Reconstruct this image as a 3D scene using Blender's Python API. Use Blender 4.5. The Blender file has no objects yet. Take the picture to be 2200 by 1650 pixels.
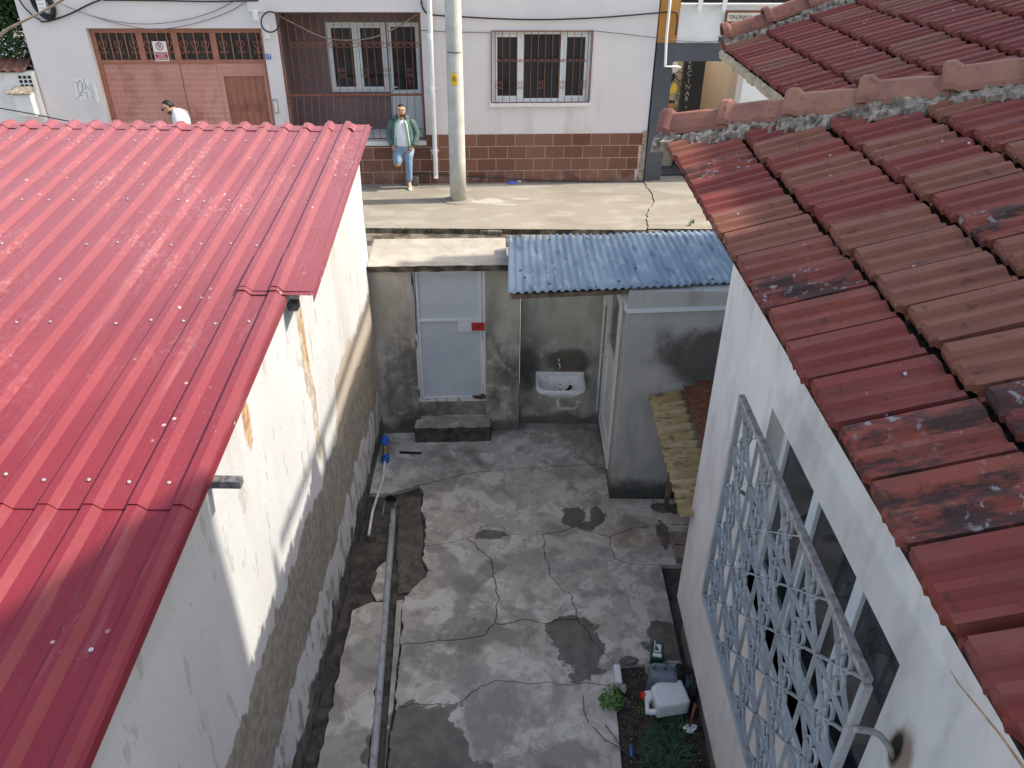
import bpy, bmesh, math, random
from mathutils import Vector, Matrix, noise as mnoise
random.seed(7)
R = math.radians
scene = bpy.context.scene
C = scene.collection
# ------------------------------------------------------------------ camera
FPX, CX, CY = 1690.0, 1100.0, 825.0          # focal length and centre of the survey photo, in its pixels
PITCH, ROLL, CAMZ = R(32.0), R(0.57), 6.1
cam_data = bpy.data.cameras.new('camera')
cam = bpy.data.objects.new('camera', cam_data)
C.objects.link(cam)
cam.location = (0, 0, CAMZ)
cam.rotation_euler = (Matrix.Rotation(R(90) - PITCH, 3, 'X') @ Matrix.Rotation(ROLL, 3, 'Z')).to_euler()
cam_data.sensor_width = 36.0
cam_data.lens = 36.0 * FPX / 2200.0
cam_data.clip_start = 0.05
cam_data.clip_end = 2000
scene.camera = cam
# ------------------------------------------------------------------ sky, sun, exposure
SUN_EL, SUN_AZ = R(46.0), R(6.0)             # azimuth measured from +X towards +Y
world = bpy.data.worlds.new('World')
scene.world = world
world.use_nodes = True
wn = world.node_tree
sky = wn.nodes.new('ShaderNodeTexSky')
sky.sky_type = 'NISHITA'
sky.sun_disc = False
sky.sun_elevation = SUN_EL
sky.sun_rotation = R(90) - SUN_AZ
sky.air_density = 1.0
sky.dust_density = 2.2
bg = wn.nodes['Background']
bg.inputs['Strength'].default_value = 0.15
wn.links.new(sky.outputs['Color'], bg.inputs['Color'])
sun_data = bpy.data.lights.new('sun', 'SUN')
sun_data.energy = 2.15
sun_data.angle = R(0.55)
sun_data.color = (1.0, 0.985, 0.96)
sun = bpy.data.objects.new('sun', sun_data)
C.objects.link(sun)
SV = Vector((math.cos(SUN_EL) * math.cos(SUN_AZ), math.cos(SUN_EL) * math.sin(SUN_AZ), math.sin(SUN_EL)))
sun.rotation_euler = SV.to_track_quat('Z', 'Y').to_euler()
sun.location = SV * 40
scene.cycles.max_bounces = 6
scene.cycles.diffuse_bounces = 4
scene.cycles.glossy_bounces = 3
scene.view_settings.view_transform = 'Standard'
scene.view_settings.look = 'None'
scene.view_settings.gamma = 1.0
scene.view_settings.use_curve_mapping = False
scene.view_settings.exposure = 1.42
scene.view_settings.use_white_balance = True      # the camera's white balance, set between sun and open shade
scene.view_settings.white_balance_temperature = 7350
scene.view_settings.white_balance_tint = 8

# ------------------------------------------------------------------ survey: photo pixel -> point on a real plane
_f = Vector((0, math.cos(PITCH), -math.sin(PITCH)))
_u0 = Vector((1, 0, 0)).cross(_f)
_r = Vector((1, 0, 0)) * math.cos(ROLL) + _u0 * math.sin(ROLL)
_u = Vector((1, 0, 0)) * -math.sin(ROLL) + _u0 * math.cos(ROLL)
CAM = Vector((0, 0, CAMZ))
def ray(x, y): return _f + _r * ((x - CX) / FPX) - _u * ((y - CY) / FPX)
def oz(x, y, z=0.0):
    d = ray(x, y); return CAM + d * ((z - CAMZ) / d.z)
def oy(x, y, Y):
    d = ray(x, y); return CAM + d * (Y / d.y)
def ox(x, y, X):
    d = ray(x, y); return CAM + d * (X / d.x)
def opl(x, y, p, n):
    d = ray(x, y); p = Vector(p); n = Vector(n); return CAM + d * ((p - CAM).dot(n) / d.dot(n))
SIDEZ = 0.65
TH, FY = R(4.0), 17.17                        # the street facade: turned by TH, at Y = FY where X = 0
def fu(x, y, off=0.0):
    n = Vector((-math.sin(TH), math.cos(TH), 0))
    p = opl(x, y, Vector((0, FY, 0)) + n * off, n) - Vector((0, FY, 0))
    return p.x * math.cos(TH) + p.y * math.sin(TH), p.z - SIDEZ

# ------------------------------------------------------------------ materials
def lin(r, g, b):
    return tuple(((c / 255) / 12.92 if c / 255 <= 0.04045 else ((c / 255 + 0.055) / 1.055) ** 2.4) for c in (r, g, b))
class NT:
    def __init__(s, name):
        s.m = bpy.data.materials.new(name); s.m.use_nodes = True
        s.t = s.m.node_tree; s.N = s.t.nodes; s.L = s.t.links
        s.b = s.N['Principled BSDF']
        g = s.N.new('ShaderNodeNewGeometry'); s.pos = g.outputs['Position']; s.g = g; s.cache = {}
    def math(s, op, a, b=0.0, c=None, clamp=False):
        n = s.N.new('ShaderNodeMath'); n.operation = op; n.use_clamp = clamp
        for i, v in enumerate((a, b) if c is None else (a, b, c)):
            if isinstance(v, (int, float)): n.inputs[i].default_value = v
            else: s.L.new(v, n.inputs[i])
        return n.outputs[0]
    def vec(s, scale=(1, 1, 1), off=(0, 0, 0), src=None):
        n = s.N.new('ShaderNodeVectorMath'); n.operation = 'MULTIPLY_ADD'
        s.L.new(src or s.pos, n.inputs[0]); n.inputs[1].default_value = scale; n.inputs[2].default_value = off
        return n.outputs[0]
    def raw(s, scale, detail=4, rough=0.55, stretch=(1, 1, 1), seed=0.0, dist=0.0, src=None):
        key = (scale, detail, rough, stretch, seed, dist)
        if src is None and key in s.cache: return s.cache[key]
        n = s.N.new('ShaderNodeTexNoise'); n.inputs['Scale'].default_value = scale
        n.inputs['Detail'].default_value = detail; n.inputs['Roughness'].default_value = rough
        n.inputs['Distortion'].default_value = dist
        s.L.new(s.vec(stretch, (seed, seed * 1.7, seed * 0.6), src), n.inputs['Vector'])
        if src is None: s.cache[key] = n.outputs['Fac']
        return n.outputs['Fac']
    def ramp(s, v, lo, hi):
        n = s.N.new('ShaderNodeMapRange'); n.interpolation_type = 'SMOOTHSTEP'
        s.L.new(v, n.inputs[0]); n.inputs[1].default_value = lo; n.inputs[2].default_value = hi
        return n.outputs[0]
    def noise(s, scale, lo=0.45, hi=0.6, **k): return s.ramp(s.raw(scale, **k), lo, hi)
    def xyz(s, i):
        n = s.N.new('ShaderNodeSeparateXYZ'); s.L.new(s.pos, n.inputs[0]); return n.outputs[i]
    def band(s, axis, a, b, soft=0.03, wob=0.1, scale=3.0, seed=0.0, stretch=(1, 1, 1)):
        x = s.xyz(axis)
        if wob: x = s.math('MULTIPLY_ADD', s.math('SUBTRACT', s.raw(scale, 5, 0.6, stretch, seed), 0.5), wob * 4, x)
        return s.math('MULTIPLY', s.ramp(x, a - soft, a + soft), s.ramp(x, b + soft, b - soft))
    def blob(s, c, r, soft=0.15, wob=0.5, scale=4.0, seed=0.0):
        v = s.vec(tuple(1 / q for q in r), tuple(-p / q for p, q in zip(c, r)))
        n = s.N.new('ShaderNodeVectorMath'); n.operation = 'LENGTH'; s.L.new(v, n.inputs[0])
        d = s.math('MULTIPLY_ADD', s.math('SUBTRACT', s.raw(scale, 6, 0.6), 0.5), wob * 4, n.outputs['Value'])
        return s.ramp(d, 1 + soft, 1 - soft)
    def speck(s, scale, size=0.2, seed=0.0, stretch=(1, 1, 1)):
        n = s.N.new('ShaderNodeTexVoronoi'); n.inputs['Scale'].default_value = scale
        s.L.new(s.vec(stretch, (seed, seed, seed)), n.inputs['Vector'])
        return s.ramp(n.outputs['Distance'], size, size * 0.6)
    def rand(s):
        n = s.N.new('ShaderNodeObjectInfo'); return n.outputs['Random']
    def mul(s, *a):
        o = a[0]
        for x in a[1:]: o = s.math('MULTIPLY', o, x)
        return o
    def mx(s, *a):
        o = a[0]
        for x in a[1:]: o = s.math('MAXIMUM', o, x)
        return o
    def inv(s, a): return s.math('SUBTRACT', 1.0, a)
    def mix(s, fac, a, b):
        n = s.N.new('ShaderNodeMix'); n.data_type = 'RGBA'
        for i, v in ((0, fac), (6, a), (7, b)):
            if isinstance(v, (int, float)): n.inputs[i].default_value = v
            elif isinstance(v, tuple): n.inputs[i].default_value = (*v, 1)
            else: s.L.new(v, n.inputs[i])
        return n.outputs[2]
    def done(s, col, rough=0.8, bump=None, bstr=0.3, bdist=0.01, metal=0.0, spec=0.4):
        i = s.b.inputs
        if isinstance(col, tuple): i['Base Color'].default_value = (*col, 1)
        else: s.L.new(col, i['Base Color'])
        if isinstance(rough, (int, float)): i['Roughness'].default_value = rough
        else: s.L.new(rough, i['Roughness'])
        i['Metallic'].default_value = metal; i['Specular IOR Level'].default_value = spec
        if bump is not None:
            n = s.N.new('ShaderNodeBump'); n.inputs['Strength'].default_value = bstr; n.inputs['Distance'].default_value = bdist
            s.L.new(bump, n.inputs['Height']); s.L.new(n.outputs[0], i['Normal'])
        return s.m
M = {}
def plain(name, col, rough=0.6, var=0.15, scale=6.0, dirt=None, dirt_amt=0.5, metal=0.0, spec=0.4, bump=0.15, rnd=0.0, bscale=60.0):
    n = NT(name)
    c2 = tuple(x * (1 - var) for x in col); c3 = tuple(min(1, x * (1 + var)) for x in col)
    c = n.mix(n.noise(scale, 0.3, 0.7), c2, c3)
    if rnd: c = n.mix(n.math('MULTIPLY', n.rand(), rnd), c, tuple(x * 0.45 for x in col))
    if dirt: c = n.mix(n.math('MULTIPLY', n.noise(scale * 1.7, 0.5, 0.75, seed=3.1, detail=6), dirt_amt), c, dirt)
    M[name] = n.done(c, rough, n.raw(bscale, 3), bump, 0.004, metal, spec)
    return M[name]

plain('white_paint', (0.72, 0.71, 0.69), 0.55, 0.05, dirt=(0.45, 0.42, 0.38), dirt_amt=0.3)
plain('white_pvc', (0.74, 0.74, 0.73), 0.35, 0.04, dirt=(0.5, 0.47, 0.42), dirt_amt=0.25, bump=0.03)
plain('dark_metal', (0.045, 0.045, 0.05), 0.5, 0.3)
plain('black_cable', (0.02, 0.02, 0.022), 0.5, 0.2)
plain('tan_cable', (0.35, 0.27, 0.19), 0.6, 0.2)
plain('grey_cable', (0.2, 0.19, 0.2), 0.6, 0.2)
plain('brown_iron', (0.2, 0.075, 0.05), 0.55, 0.2, dirt=(0.1, 0.05, 0.035))
plain('gate_paint', (0.46, 0.2, 0.15), 0.5, 0.1, 3, dirt=(0.3, 0.13, 0.1), dirt_amt=0.5)
plain('gate_frame_paint', (0.36, 0.14, 0.095), 0.5, 0.1)
plain('concrete_pole', (0.5, 0.49, 0.45), 0.85, 0.12, 3, dirt=(0.3, 0.29, 0.27), bump=0.4)
plain('sign_white', (0.78, 0.77, 0.76), 0.4, 0.03, dirt=(0.55, 0.5, 0.46), dirt_amt=0.4, scale=30)
plain('sign_red', (0.48, 0.03, 0.04), 0.4, 0.1)
plain('sign_yellow', (0.75, 0.5, 0.05), 0.45, 0.1)
plain('sign_black', (0.015, 0.015, 0.016), 0.3, 0.2, bump=0.02)
plain('sign_blue', (0.08, 0.18, 0.45), 0.4, 0.1)
plain('steel', (0.55, 0.55, 0.55), 0.3, 0.1, metal=0.9)
plain('chrome', (0.75, 0.75, 0.75), 0.15, 0.05, metal=1.0, bump=0.0)
plain('screw_metal', (0.6, 0.57, 0.55), 0.4, 0.1, metal=0.6)
plain('blue_plastic', (0.02, 0.13, 0.5), 0.4, 0.2)
plain('brass', (0.5, 0.33, 0.12), 0.35, 0.2, metal=0.8)
plain('red_lock', (0.42, 0.035, 0.03), 0.45, 0.15)
plain('rust', (0.17, 0.06, 0.03), 0.85, 0.4, 25, dirt=(0.05, 0.025, 0.02), bump=0.5)
plain('old_timber', (0.18, 0.12, 0.08), 0.85, 0.4, 15, dirt=(0.05, 0.04, 0.035), bump=0.6)
plain('grey_timber', (0.16, 0.15, 0.145), 0.85, 0.4, 25, dirt=(0.02, 0.02, 0.02), dirt_amt=0.9, bump=0.6)
plain('dark_brown_wall', (0.2, 0.135, 0.13), 0.8, 0.1, 2)
plain('interior_dark', (0.02, 0.018, 0.018), 0.9, 0.3)
plain('pane_film', (0.03, 0.027, 0.025), 0.25, 0.4, 5)
plain('curtain', (0.14, 0.11, 0.09), 0.9, 0.3, 3)
plain('grey_paint_dark', (0.075, 0.082, 0.095), 0.6, 0.08, 2)
plain('orange_paint', (0.45, 0.21, 0.045), 0.6, 0.1)
plain('beige_wall', (0.5, 0.42, 0.33), 0.8, 0.06, 2)
plain('white_wall', (0.72, 0.72, 0.7), 0.8, 0.05, 2, dirt=(0.55, 0.52, 0.47), dirt_amt=0.35)
plain('old_white_wall', (0.7, 0.69, 0.66), 0.85, 0.06, 2, dirt=(0.48, 0.4, 0.3), dirt_amt=0.45)
plain('sign_brown', (0.17, 0.06, 0.03), 0.5, 0.2)
plain('sign_cream', (0.6, 0.54, 0.45), 0.6, 0.15, 20)
plain('letter_dark', (0.06, 0.06, 0.055), 0.6, 0.2)
plain('letter_grey', (0.42, 0.41, 0.4), 0.35, 0.1, metal=0.4)
plain('skin', (0.5, 0.27, 0.18), 0.55, 0.08, 20, bump=0.05)
plain('hair', (0.012, 0.01, 0.009), 0.6, 0.3, 60)
plain('beard', (0.09, 0.05, 0.035), 0.7, 0.3, 60)
plain('jeans', (0.2, 0.3, 0.42), 0.85, 0.25, 14, bump=0.3)
plain('tshirt', (0.72, 0.73, 0.76), 0.85, 0.05, 12)
plain('jacket_green', (0.085, 0.135, 0.125), 0.75, 0.2, 12)
plain('jacket_lining', (0.3, 0.46, 0.36), 0.8, 0.15, 12)
plain('shoe', (0.62, 0.6, 0.45), 0.7, 0.15, 30)
plain('shoe_sole', (0.1, 0.1, 0.1), 0.8, 0.2, 30)
plain('glasses', (0.01, 0.01, 0.01), 0.2, 0.1)
plain('grille_paint', (0.36, 0.355, 0.36), 0.5, 0.12, 12, dirt=(0.2, 0.13, 0.1), dirt_amt=0.45)
plain('grille_rust', (0.3, 0.27, 0.26), 0.65, 0.3, 20, dirt=(0.14, 0.07, 0.05), dirt_amt=0.9)
plain('can_white', (0.68, 0.68, 0.66), 0.45, 0.04, 8, dirt=(0.5, 0.47, 0.42), dirt_amt=0.3)
plain('can_grey', (0.16, 0.18, 0.21), 0.4, 0.1, 8, dirt=(0.1, 0.1, 0.1))
plain('can_green', (0.012, 0.07, 0.06), 0.4, 0.15, 8)
plain('cap_red', (0.6, 0.03, 0.015), 0.4, 0.1)
plain('rubber', (0.02, 0.02, 0.02), 0.8, 0.3, 20)
plain('stone', (0.28, 0.22, 0.19), 0.9, 0.3, 12, rnd=0.4, bump=0.6)
plain('pebble', (0.4, 0.37, 0.33), 0.9, 0.4, 40, rnd=0.5)
plain('twig', (0.12, 0.075, 0.045), 0.85, 0.3, 30)
plain('straw', (0.32, 0.19, 0.09), 0.8, 0.3, 40)
plain('bark', (0.1, 0.08, 0.06), 0.9, 0.4, 10, bump=0.7)
plain('leaf', (0.045, 0.09, 0.022), 0.55, 0.45, 5, rnd=0.3)
plain('leaf_bright', (0.1, 0.22, 0.035), 0.5, 0.4, 25)
plain('leaf_blue', (0.05, 0.1, 0.05), 0.55, 0.5, 20)
plain('blossom', (0.6, 0.58, 0.62), 0.7, 0.2)
plain('litter_blue', (0.05, 0.12, 0.5), 0.4, 0.3)
plain('litter_white', (0.7, 0.7, 0.7), 0.6, 0.2)
plain('cinder_block', (0.13, 0.115, 0.1), 0.95, 0.3, 12, bump=0.8)
plain('porcelain', (0.84, 0.84, 0.83), 0.18, 0.04, 5, dirt=(0.42, 0.38, 0.32), dirt_amt=0.35, bump=0.0)
plain('pvc_grey', (0.36, 0.36, 0.365), 0.5, 0.15, 8, dirt=(0.15, 0.135, 0.12), dirt_amt=0.8)
plain('pipe_white', (0.72, 0.71, 0.69), 0.5, 0.1, 10, dirt=(0.35, 0.32, 0.28), dirt_amt=0.5)
plain('grout', (0.62, 0.48, 0.42), 0.9, 0.08, 6)
plain('mortar', (0.3, 0.245, 0.195), 0.95, 0.45, 18, dirt=(0.1, 0.085, 0.07), dirt_amt=0.9, spec=0.1, bump=1.0, bscale=25)
plain('moss_gap_shade', (0.035, 0.024, 0.016), 1.0, 0.5, 30, bump=1.0, spec=0.05)  # moss in the tile gaps, also painted near black for their shade
plain('yellow_panel', (0.75, 0.55, 0.08), 0.5, 0.1)
plain('roof_board', (0.45, 0.36, 0.24), 0.9, 0.3, 12, bump=0.5)

# glass: dark reflective pane
n = NT('glass'); M['glass'] = n.done((0.02, 0.022, 0.025), 0.06, None, spec=0.6)
# facade plaster
n = NT('facade_plaster')
c = n.mix(n.noise(0.8, 0.3, 0.7), (0.66, 0.61, 0.6), (0.72, 0.67, 0.655))
c = n.mix(n.math('MULTIPLY', n.mul(n.noise(2.2, 0.48, 0.72, stretch=(1, 1, 0.18), seed=5, detail=7), n.ramp(n.xyz(2), 3.4, 1.6)), 0.7), c, (0.52, 0.45, 0.4))
c = n.mix(n.math('MULTIPLY', n.noise(30, 0.62, 0.7), 0.3), c, (0.45, 0.4, 0.39))
M['facade_plaster'] = n.done(c, 0.85, n.raw(90, 4), 0.25, 0.004)
# facade tile
n = NT('facade_tile')
c = n.mix(n.rand(), (0.125, 0.045, 0.028), (0.215, 0.095, 0.064))
c = n.mix(n.math('MULTIPLY', n.noise(9, 0.45, 0.7, stretch=(1, 1, 3)), 0.35), c, (0.24, 0.12, 0.085))
c = n.mix(n.math('MULTIPLY', n.mul(n.noise(5, 0.45, 0.65, seed=3), n.ramp(n.xyz(2), 1.0, 0.7)), 0.6), c, (0.3, 0.22, 0.19))
M['facade_tile'] = n.done(c, 0.45, n.raw(120, 3), 0.1, 0.002)
# red metal roof
n = NT('red_metal')
c = n.mix(n.noise(0.9, 0.3, 0.7), (0.19, 0.022, 0.033), (0.23, 0.03, 0.041))
dust = n.mul(n.noise(1.6, 0.42, 0.7, stretch=(1, 0.6, 1), seed=2, detail=6), n.noise(34, 0.46, 0.72, stretch=(1, 0.55, 1), seed=9, detail=8))
dust = n.math('MULTIPLY', dust, n.ramp(n.xyz(1), 2.2, 6.5))
c = n.mix(n.math('MULTIPLY_ADD', dust, 0.32, n.math('MULTIPLY', n.ramp(n.xyz(1), 2.5, 7.0), 0.17)), c, (0.5, 0.33, 0.34))
c = n.mix(n.math('MULTIPLY', n.mx(n.speck(9, 0.13, 4), n.math('MULTIPLY', n.speck(26, 0.13, 7), 0.35)), n.noise(1.3, 0.52, 0.62, seed=8)), c, (0.52, 0.4, 0.39))
c = n.mix(n.math('MULTIPLY', n.noise(3.0, 0.6, 0.72, stretch=(3.2, 0.25, 1), seed=6, detail=5), 0.1), c, (0.5, 0.34, 0.34))
M['red_metal'] = n.done(c, n.math('MULTIPLY_ADD', dust, 0.35, 0.36), n.raw(3.5, 2), 0.12, 0.02, spec=0.2)
# worn red ceramic roof tile
def tile_mat(name, moss):
    n = NT(name); r = n.rand()
    c = n.mix(r, (0.185, 0.036, 0.03), (0.235, 0.062, 0.042))
    c = n.mix(n.ramp(n.math('FRACT', n.math('MULTIPLY', r, 7.3)), 0.7, 0.78), c, (0.215, 0.082, 0.05))
    c = n.mix(n.math('MULTIPLY', n.noise(7, 0.4, 0.7, stretch=(0.5, 2.2, 1), detail=6), 0.55), c, (0.13, 0.045, 0.042))
    c = n.mix(n.math('MULTIPLY', n.noise(4, 0.5, 0.72, stretch=(0.6, 3, 1), seed=4), 0.3), c, (0.27, 0.11, 0.085))
    k = n.noise(22, 0.6, 0.66, seed=2, detail=6)
    c = n.mix(n.math('MULTIPLY', k, 0.5), c, (0.05, 0.03, 0.028))
    if moss:
        m = n.noise(8, 0.46, 0.58, stretch=(0.5, 1.7, 1), detail=9, seed=1.2, rough=0.7)
        c = n.mix(n.math('MULTIPLY', m, 0.85), c, (0.035, 0.03, 0.028))
        c = n.mix(n.mul(n.noise(26, 0.58, 0.64, seed=7, detail=5), n.noise(5, 0.45, 0.6, seed=3)), c, (0.26, 0.23, 0.23))
    else:
        c = n.mix(n.math('MULTIPLY', n.speck(16, 0.13, 3), n.noise(2.3, 0.55, 0.62, seed=5)), c, (0.5, 0.45, 0.44))
    M[name] = n.done(c, 0.75 if moss else 0.65, n.raw(45, 5), 0.5 if moss else 0.22, 0.006, spec=0.15)
tile_mat('roof_tile', False); tile_mat('roof_tile_mossy', True)
n = NT('ridge_tile')
c = n.mix(n.rand(), (0.24, 0.07, 0.045), (0.34, 0.155, 0.1))
c = n.mix(n.math('MULTIPLY', n.noise(3.5, 0.45, 0.65, seed=6, detail=8), 0.6), c, (0.16, 0.07, 0.06))
c = n.mix(n.math('MULTIPLY', n.noise(8, 0.45, 0.7, detail=6), 0.5), c, (0.24, 0.09, 0.075))
c = n.mix(n.math('MULTIPLY', n.noise(25, 0.6, 0.68, seed=2), 0.6), c, (0.1, 0.06, 0.055))
M['ridge_tile'] = n.done(c, 0.8, n.raw(50, 4), 0.35, 0.006)
# weathered whitewash of the low building on the left
n = NT('whitewash')
c = n.mix(n.noise(1.5, 0.35, 0.7, stretch=(1, 1, 0.35)), (0.51, 0.51, 0.515), (0.575, 0.58, 0.59))
c = n.mix(n.math('MULTIPLY', n.noise(2.2, 0.5, 0.66, stretch=(1, 1, 0.2), detail=7, seed=2), 0.5), c, (0.41, 0.38, 0.335))
c = n.mix(n.math('MULTIPLY', n.noise(9, 0.6, 0.66, stretch=(1, 1, 0.35), seed=4), 0.6), c, (0.36, 0.335, 0.3))
bare = n.mul(n.band(2, 0.78, 1.62, 0.02, 0.14, 2.6, seed=1, stretch=(1, 1.2, 0.7)), n.noise(3.1, 0.74, 0.68, stretch=(1, 0.6, 1), seed=11, detail=7))
bare = n.mul(bare, n.ramp(n.xyz(1), 8.9, 8.0))
tan = n.mul(n.band(2, 1.5, 2.1, 0.02, 0.15, 2.5, seed=6), n.band(1, 6.3, 8.9, 0.05, 0.25, 2.0, seed=3))
strip = n.mul(n.band(1, 5.48, 5.66, 0.012, 0.06, 4.0, seed=8), n.band(2, 1.8, 3.5, 0.1, 0.2, seed=2))
concrete = n.mix(n.noise(14, 0.35, 0.65, detail=6), (0.2, 0.18, 0.155), (0.3, 0.27, 0.235))
c = n.mix(bare, c, concrete)
c = n.mix(n.math('MULTIPLY', tan, 0.85), c, (0.38, 0.315, 0.245))
c = n.mix(n.math('MULTIPLY', strip, 0.8), c, n.mix(n.noise(10, 0.4, 0.6), (0.3, 0.22, 0.15), (0.5, 0.42, 0.33)))
low = n.band(2, -1, 0.3, 0.03, 0.16, 3.0, seed=5)
c = n.mix(low, c, n.mix(n.noise(8, 0.4, 0.6, detail=6), (0.05, 0.048, 0.045), (0.13, 0.12, 0.11)))
c = n.mix(n.mul(n.band(2, 0.1, 0.8, 0.05, 0.2, 4, seed=9), n.noise(7, 0.53, 0.58, stretch=(1, 1, 0.5), detail=7, seed=3), 0.6), c, (0.16, 0.145, 0.13))
ru = n.mx(n.blob(tuple(ox(527, 900, -1.69)), (0.3, 0.07, 0.22), 0.2, 0.35, 6), n.blob((-1.69, 5.62, 3.0), (0.3, 0.05, 0.3), 0.3, 0.3, 6))
c = n.mix(n.math('MULTIPLY', ru, 0.85), c, n.mix(n.noise(20, 0.4, 0.6), (0.33, 0.13, 0.035), (0.5, 0.33, 0.16)))
M['whitewash'] = n.done(c, 0.9, n.math('ADD', n.math('MULTIPLY', n.inv(bare), 1.5), n.raw(30, 6)), 0.35, 0.012)
# stained cement render of the yard wall
def render_mat(name, a, b, dark, wet_z, damp=0.85, blobs=()):
    n = NT(name)
    c = n.mix(n.noise(2.5, 0.35, 0.65, stretch=(1, 1, 0.5), detail=6), a, b)
    c = n.mix(n.math('MULTIPLY', n.noise(6, 0.45, 0.7, stretch=(1, 1, 0.35), seed=3, detail=7), 0.4), c, tuple(x * 0.55 for x in a))
    st = n.mul(n.noise(1.8, 0.36, 0.66, stretch=(1, 1, 0.6), seed=4, detail=9, rough=0.65), n.band(2, -1, wet_z, 0.35, 0.3, 1.7, seed=2))
    c = n.mix(n.math('MULTIPLY', st, damp), c, dark)
    c = n.mix(n.math('MULTIPLY', n.mul(n.noise(5, 0.52, 0.7, seed=8, detail=9, rough=0.65), n.band(2, 0.05, wet_z, 0.2, 0.2, seed=7)), 0.6), c, tuple(min(1, x * 1.15) for x in b))
    c = n.mix(n.math('MULTIPLY', n.band(2, -1, 0.16, 0.06, 0.12, 3, seed=6), 0.75), c, dark)
    for (cc, rr, col, amt) in blobs:
        c = n.mix(n.math('MULTIPLY', n.blob(cc, rr, 0.35, 0.4, 3.5, seed=cc[0]), amt), c, col)
    M[name] = n.done(c, 0.88, n.math('ADD', n.raw(25, 7), n.math('MULTIPLY', n.raw(4, 4), 1.5)), 0.35, 0.01)
render_mat('yard_render', (0.42, 0.375, 0.31), (0.6, 0.55, 0.47), (0.065, 0.055, 0.055), 1.55)
render_mat('basin_render', (0.46, 0.43, 0.365), (0.6, 0.56, 0.485), (0.085, 0.07, 0.07), 1.25, 0.9,
           (((0.75, 8.75, 1.0), (0.28, 0.5, 0.2), (0.07, 0.05, 0.035), 0.8), ((0.2, 8.75, 0.9), (0.14, 0.5, 0.35), (0.05, 0.05, 0.05), 0.7)))
render_mat('block_render', (0.43, 0.40, 0.365), (0.51, 0.475, 0.435), (0.12, 0.125, 0.12), 0.35, 0.5,
           (((2.1, 7.2, 1.95), (0.5, 0.5, 0.35), (0.05, 0.04, 0.03), 0.8), ((1.75, 7.2, 0.0), (0.9, 0.5, 0.28), (0.045, 0.045, 0.038), 0.85)))
render_mat('cap_concrete', (0.33, 0.295, 0.24), (0.41, 0.37, 0.31), (0.12, 0.1, 0.085), -0.8)
render_mat('house_render', (0.7, 0.63, 0.59), (0.77, 0.7, 0.655), (0.4, 0.36, 0.32), 0.3, 0.3,
           ((tuple(ox(1935, 1620, 1.6)), (0.3, 0.08, 0.14), (0.24, 0.13, 0.07), 0.8), (tuple(ox(1926, 1605, 1.6)), (0.3, 0.035, 0.1), (0.02, 0.014, 0.01), 0.98)))
render_mat('plinth_render', (0.36, 0.29, 0.23), (0.42, 0.34, 0.28), (0.12, 0.1, 0.085), 0.2, 0.7)
# yard concrete
def floor_mat(name, a, b, c3):
    n = NT(name)
    c = n.mix(n.noise(1.1, 0.35, 0.65, detail=6, seed=1), a, b)
    c = n.mix(n.math('MULTIPLY', n.noise(2.6, 0.49, 0.54, detail=9, seed=5, dist=0.6, rough=0.68), 0.65), c, c3)
    c = n.mix(n.math('MULTIPLY', n.noise(1.3, 0.5, 0.58, detail=9, seed=21, dist=0.5, rough=0.65), 0.55), c, (0.2, 0.185, 0.17))
    c = n.mix(n.math('MULTIPLY', n.noise(1.7, 0.53, 0.62, detail=8, seed=12, dist=0.4), 0.6), c, (0.17, 0.14, 0.115))
    c = n.mix(n.math('MULTIPLY', n.noise(11, 0.55, 0.63, detail=6, seed=9), 0.4), c, tuple(x * 0.6 for x in a))
    c = n.mix(n.math('MULTIPLY', n.speck(22, 0.12, 2), n.noise(2, 0.5, 0.6, seed=2)), c, (0.08, 0.07, 0.06))
    wet = []
    def px(x, y, rx, ry, sd, wob=0.45):
        p = oz(x, y, 0); wet.append(n.blob((p.x, p.y, 0), (rx, ry, 1.0), 0.06, wob * 1.5, 4.6, sd))
    px(900, 1610, 0.42, 0.46, 1, 0.3); px(940, 1690, 0.36, 0.36, 2, 0.3)
    px(1255, 1400, 0.22, 0.28, 3); px(1205, 1365, 0.16, 0.14, 4); px(1240, 1345, 0.2, 0.12, 4.5)
    px(1232, 1112, 0.16, 0.17, 5); px(1282, 1108, 0.09, 0.17, 6); px(1255, 1130, 0.12, 0.08, 6.5)
    px(1440, 1090, 0.22, 0.12, 7, 0.7); px(1445, 1385, 0.26, 0.22, 8); px(1052, 1150, 0.16, 0.07, 9); px(1425, 1150, 0.07, 0.25, 10)
    w = n.mx(*wet)
    c = n.mix(n.math('MULTIPLY', w, 0.88), c, n.mix(n.noise(7, 0.4, 0.6), (0.075, 0.06, 0.048), (0.12, 0.098, 0.08)))
    o = oz(1355, 1160, 0)
    c = n.mix(n.math('MULTIPLY', n.blob((o.x, o.y, 0), (0.35, 0.12, 1), 0.4, 0.5, 3), 0.35), c, (0.4, 0.22, 0.12))
    M[name] = n.done(c, n.math('MULTIPLY_ADD', w, -0.35, 0.82), n.math('ADD', n.raw(18, 7), n.math('MULTIPLY', n.raw(3, 4), 2)), 0.3, 0.008)
floor_mat('yard_concrete', (0.41, 0.358, 0.298), (0.5, 0.445, 0.378), (0.66, 0.6, 0.525))
floor_mat('apron_concrete', (0.40, 0.375, 0.335), (0.49, 0.465, 0.42), (0.66, 0.64, 0.59))
n = NT('damp_earth')
c = n.mix(n.noise(9, 0.35, 0.65, detail=7), (0.045, 0.038, 0.032), (0.11, 0.092, 0.075))
M['damp_earth'] = n.done(c, 0.9, n.raw(22, 7), 0.9, 0.02)
n = NT('old_screed')
c = n.mix(n.noise(9, 0.35, 0.65, detail=7), (0.085, 0.07, 0.057), (0.15, 0.125, 0.1))
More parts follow.
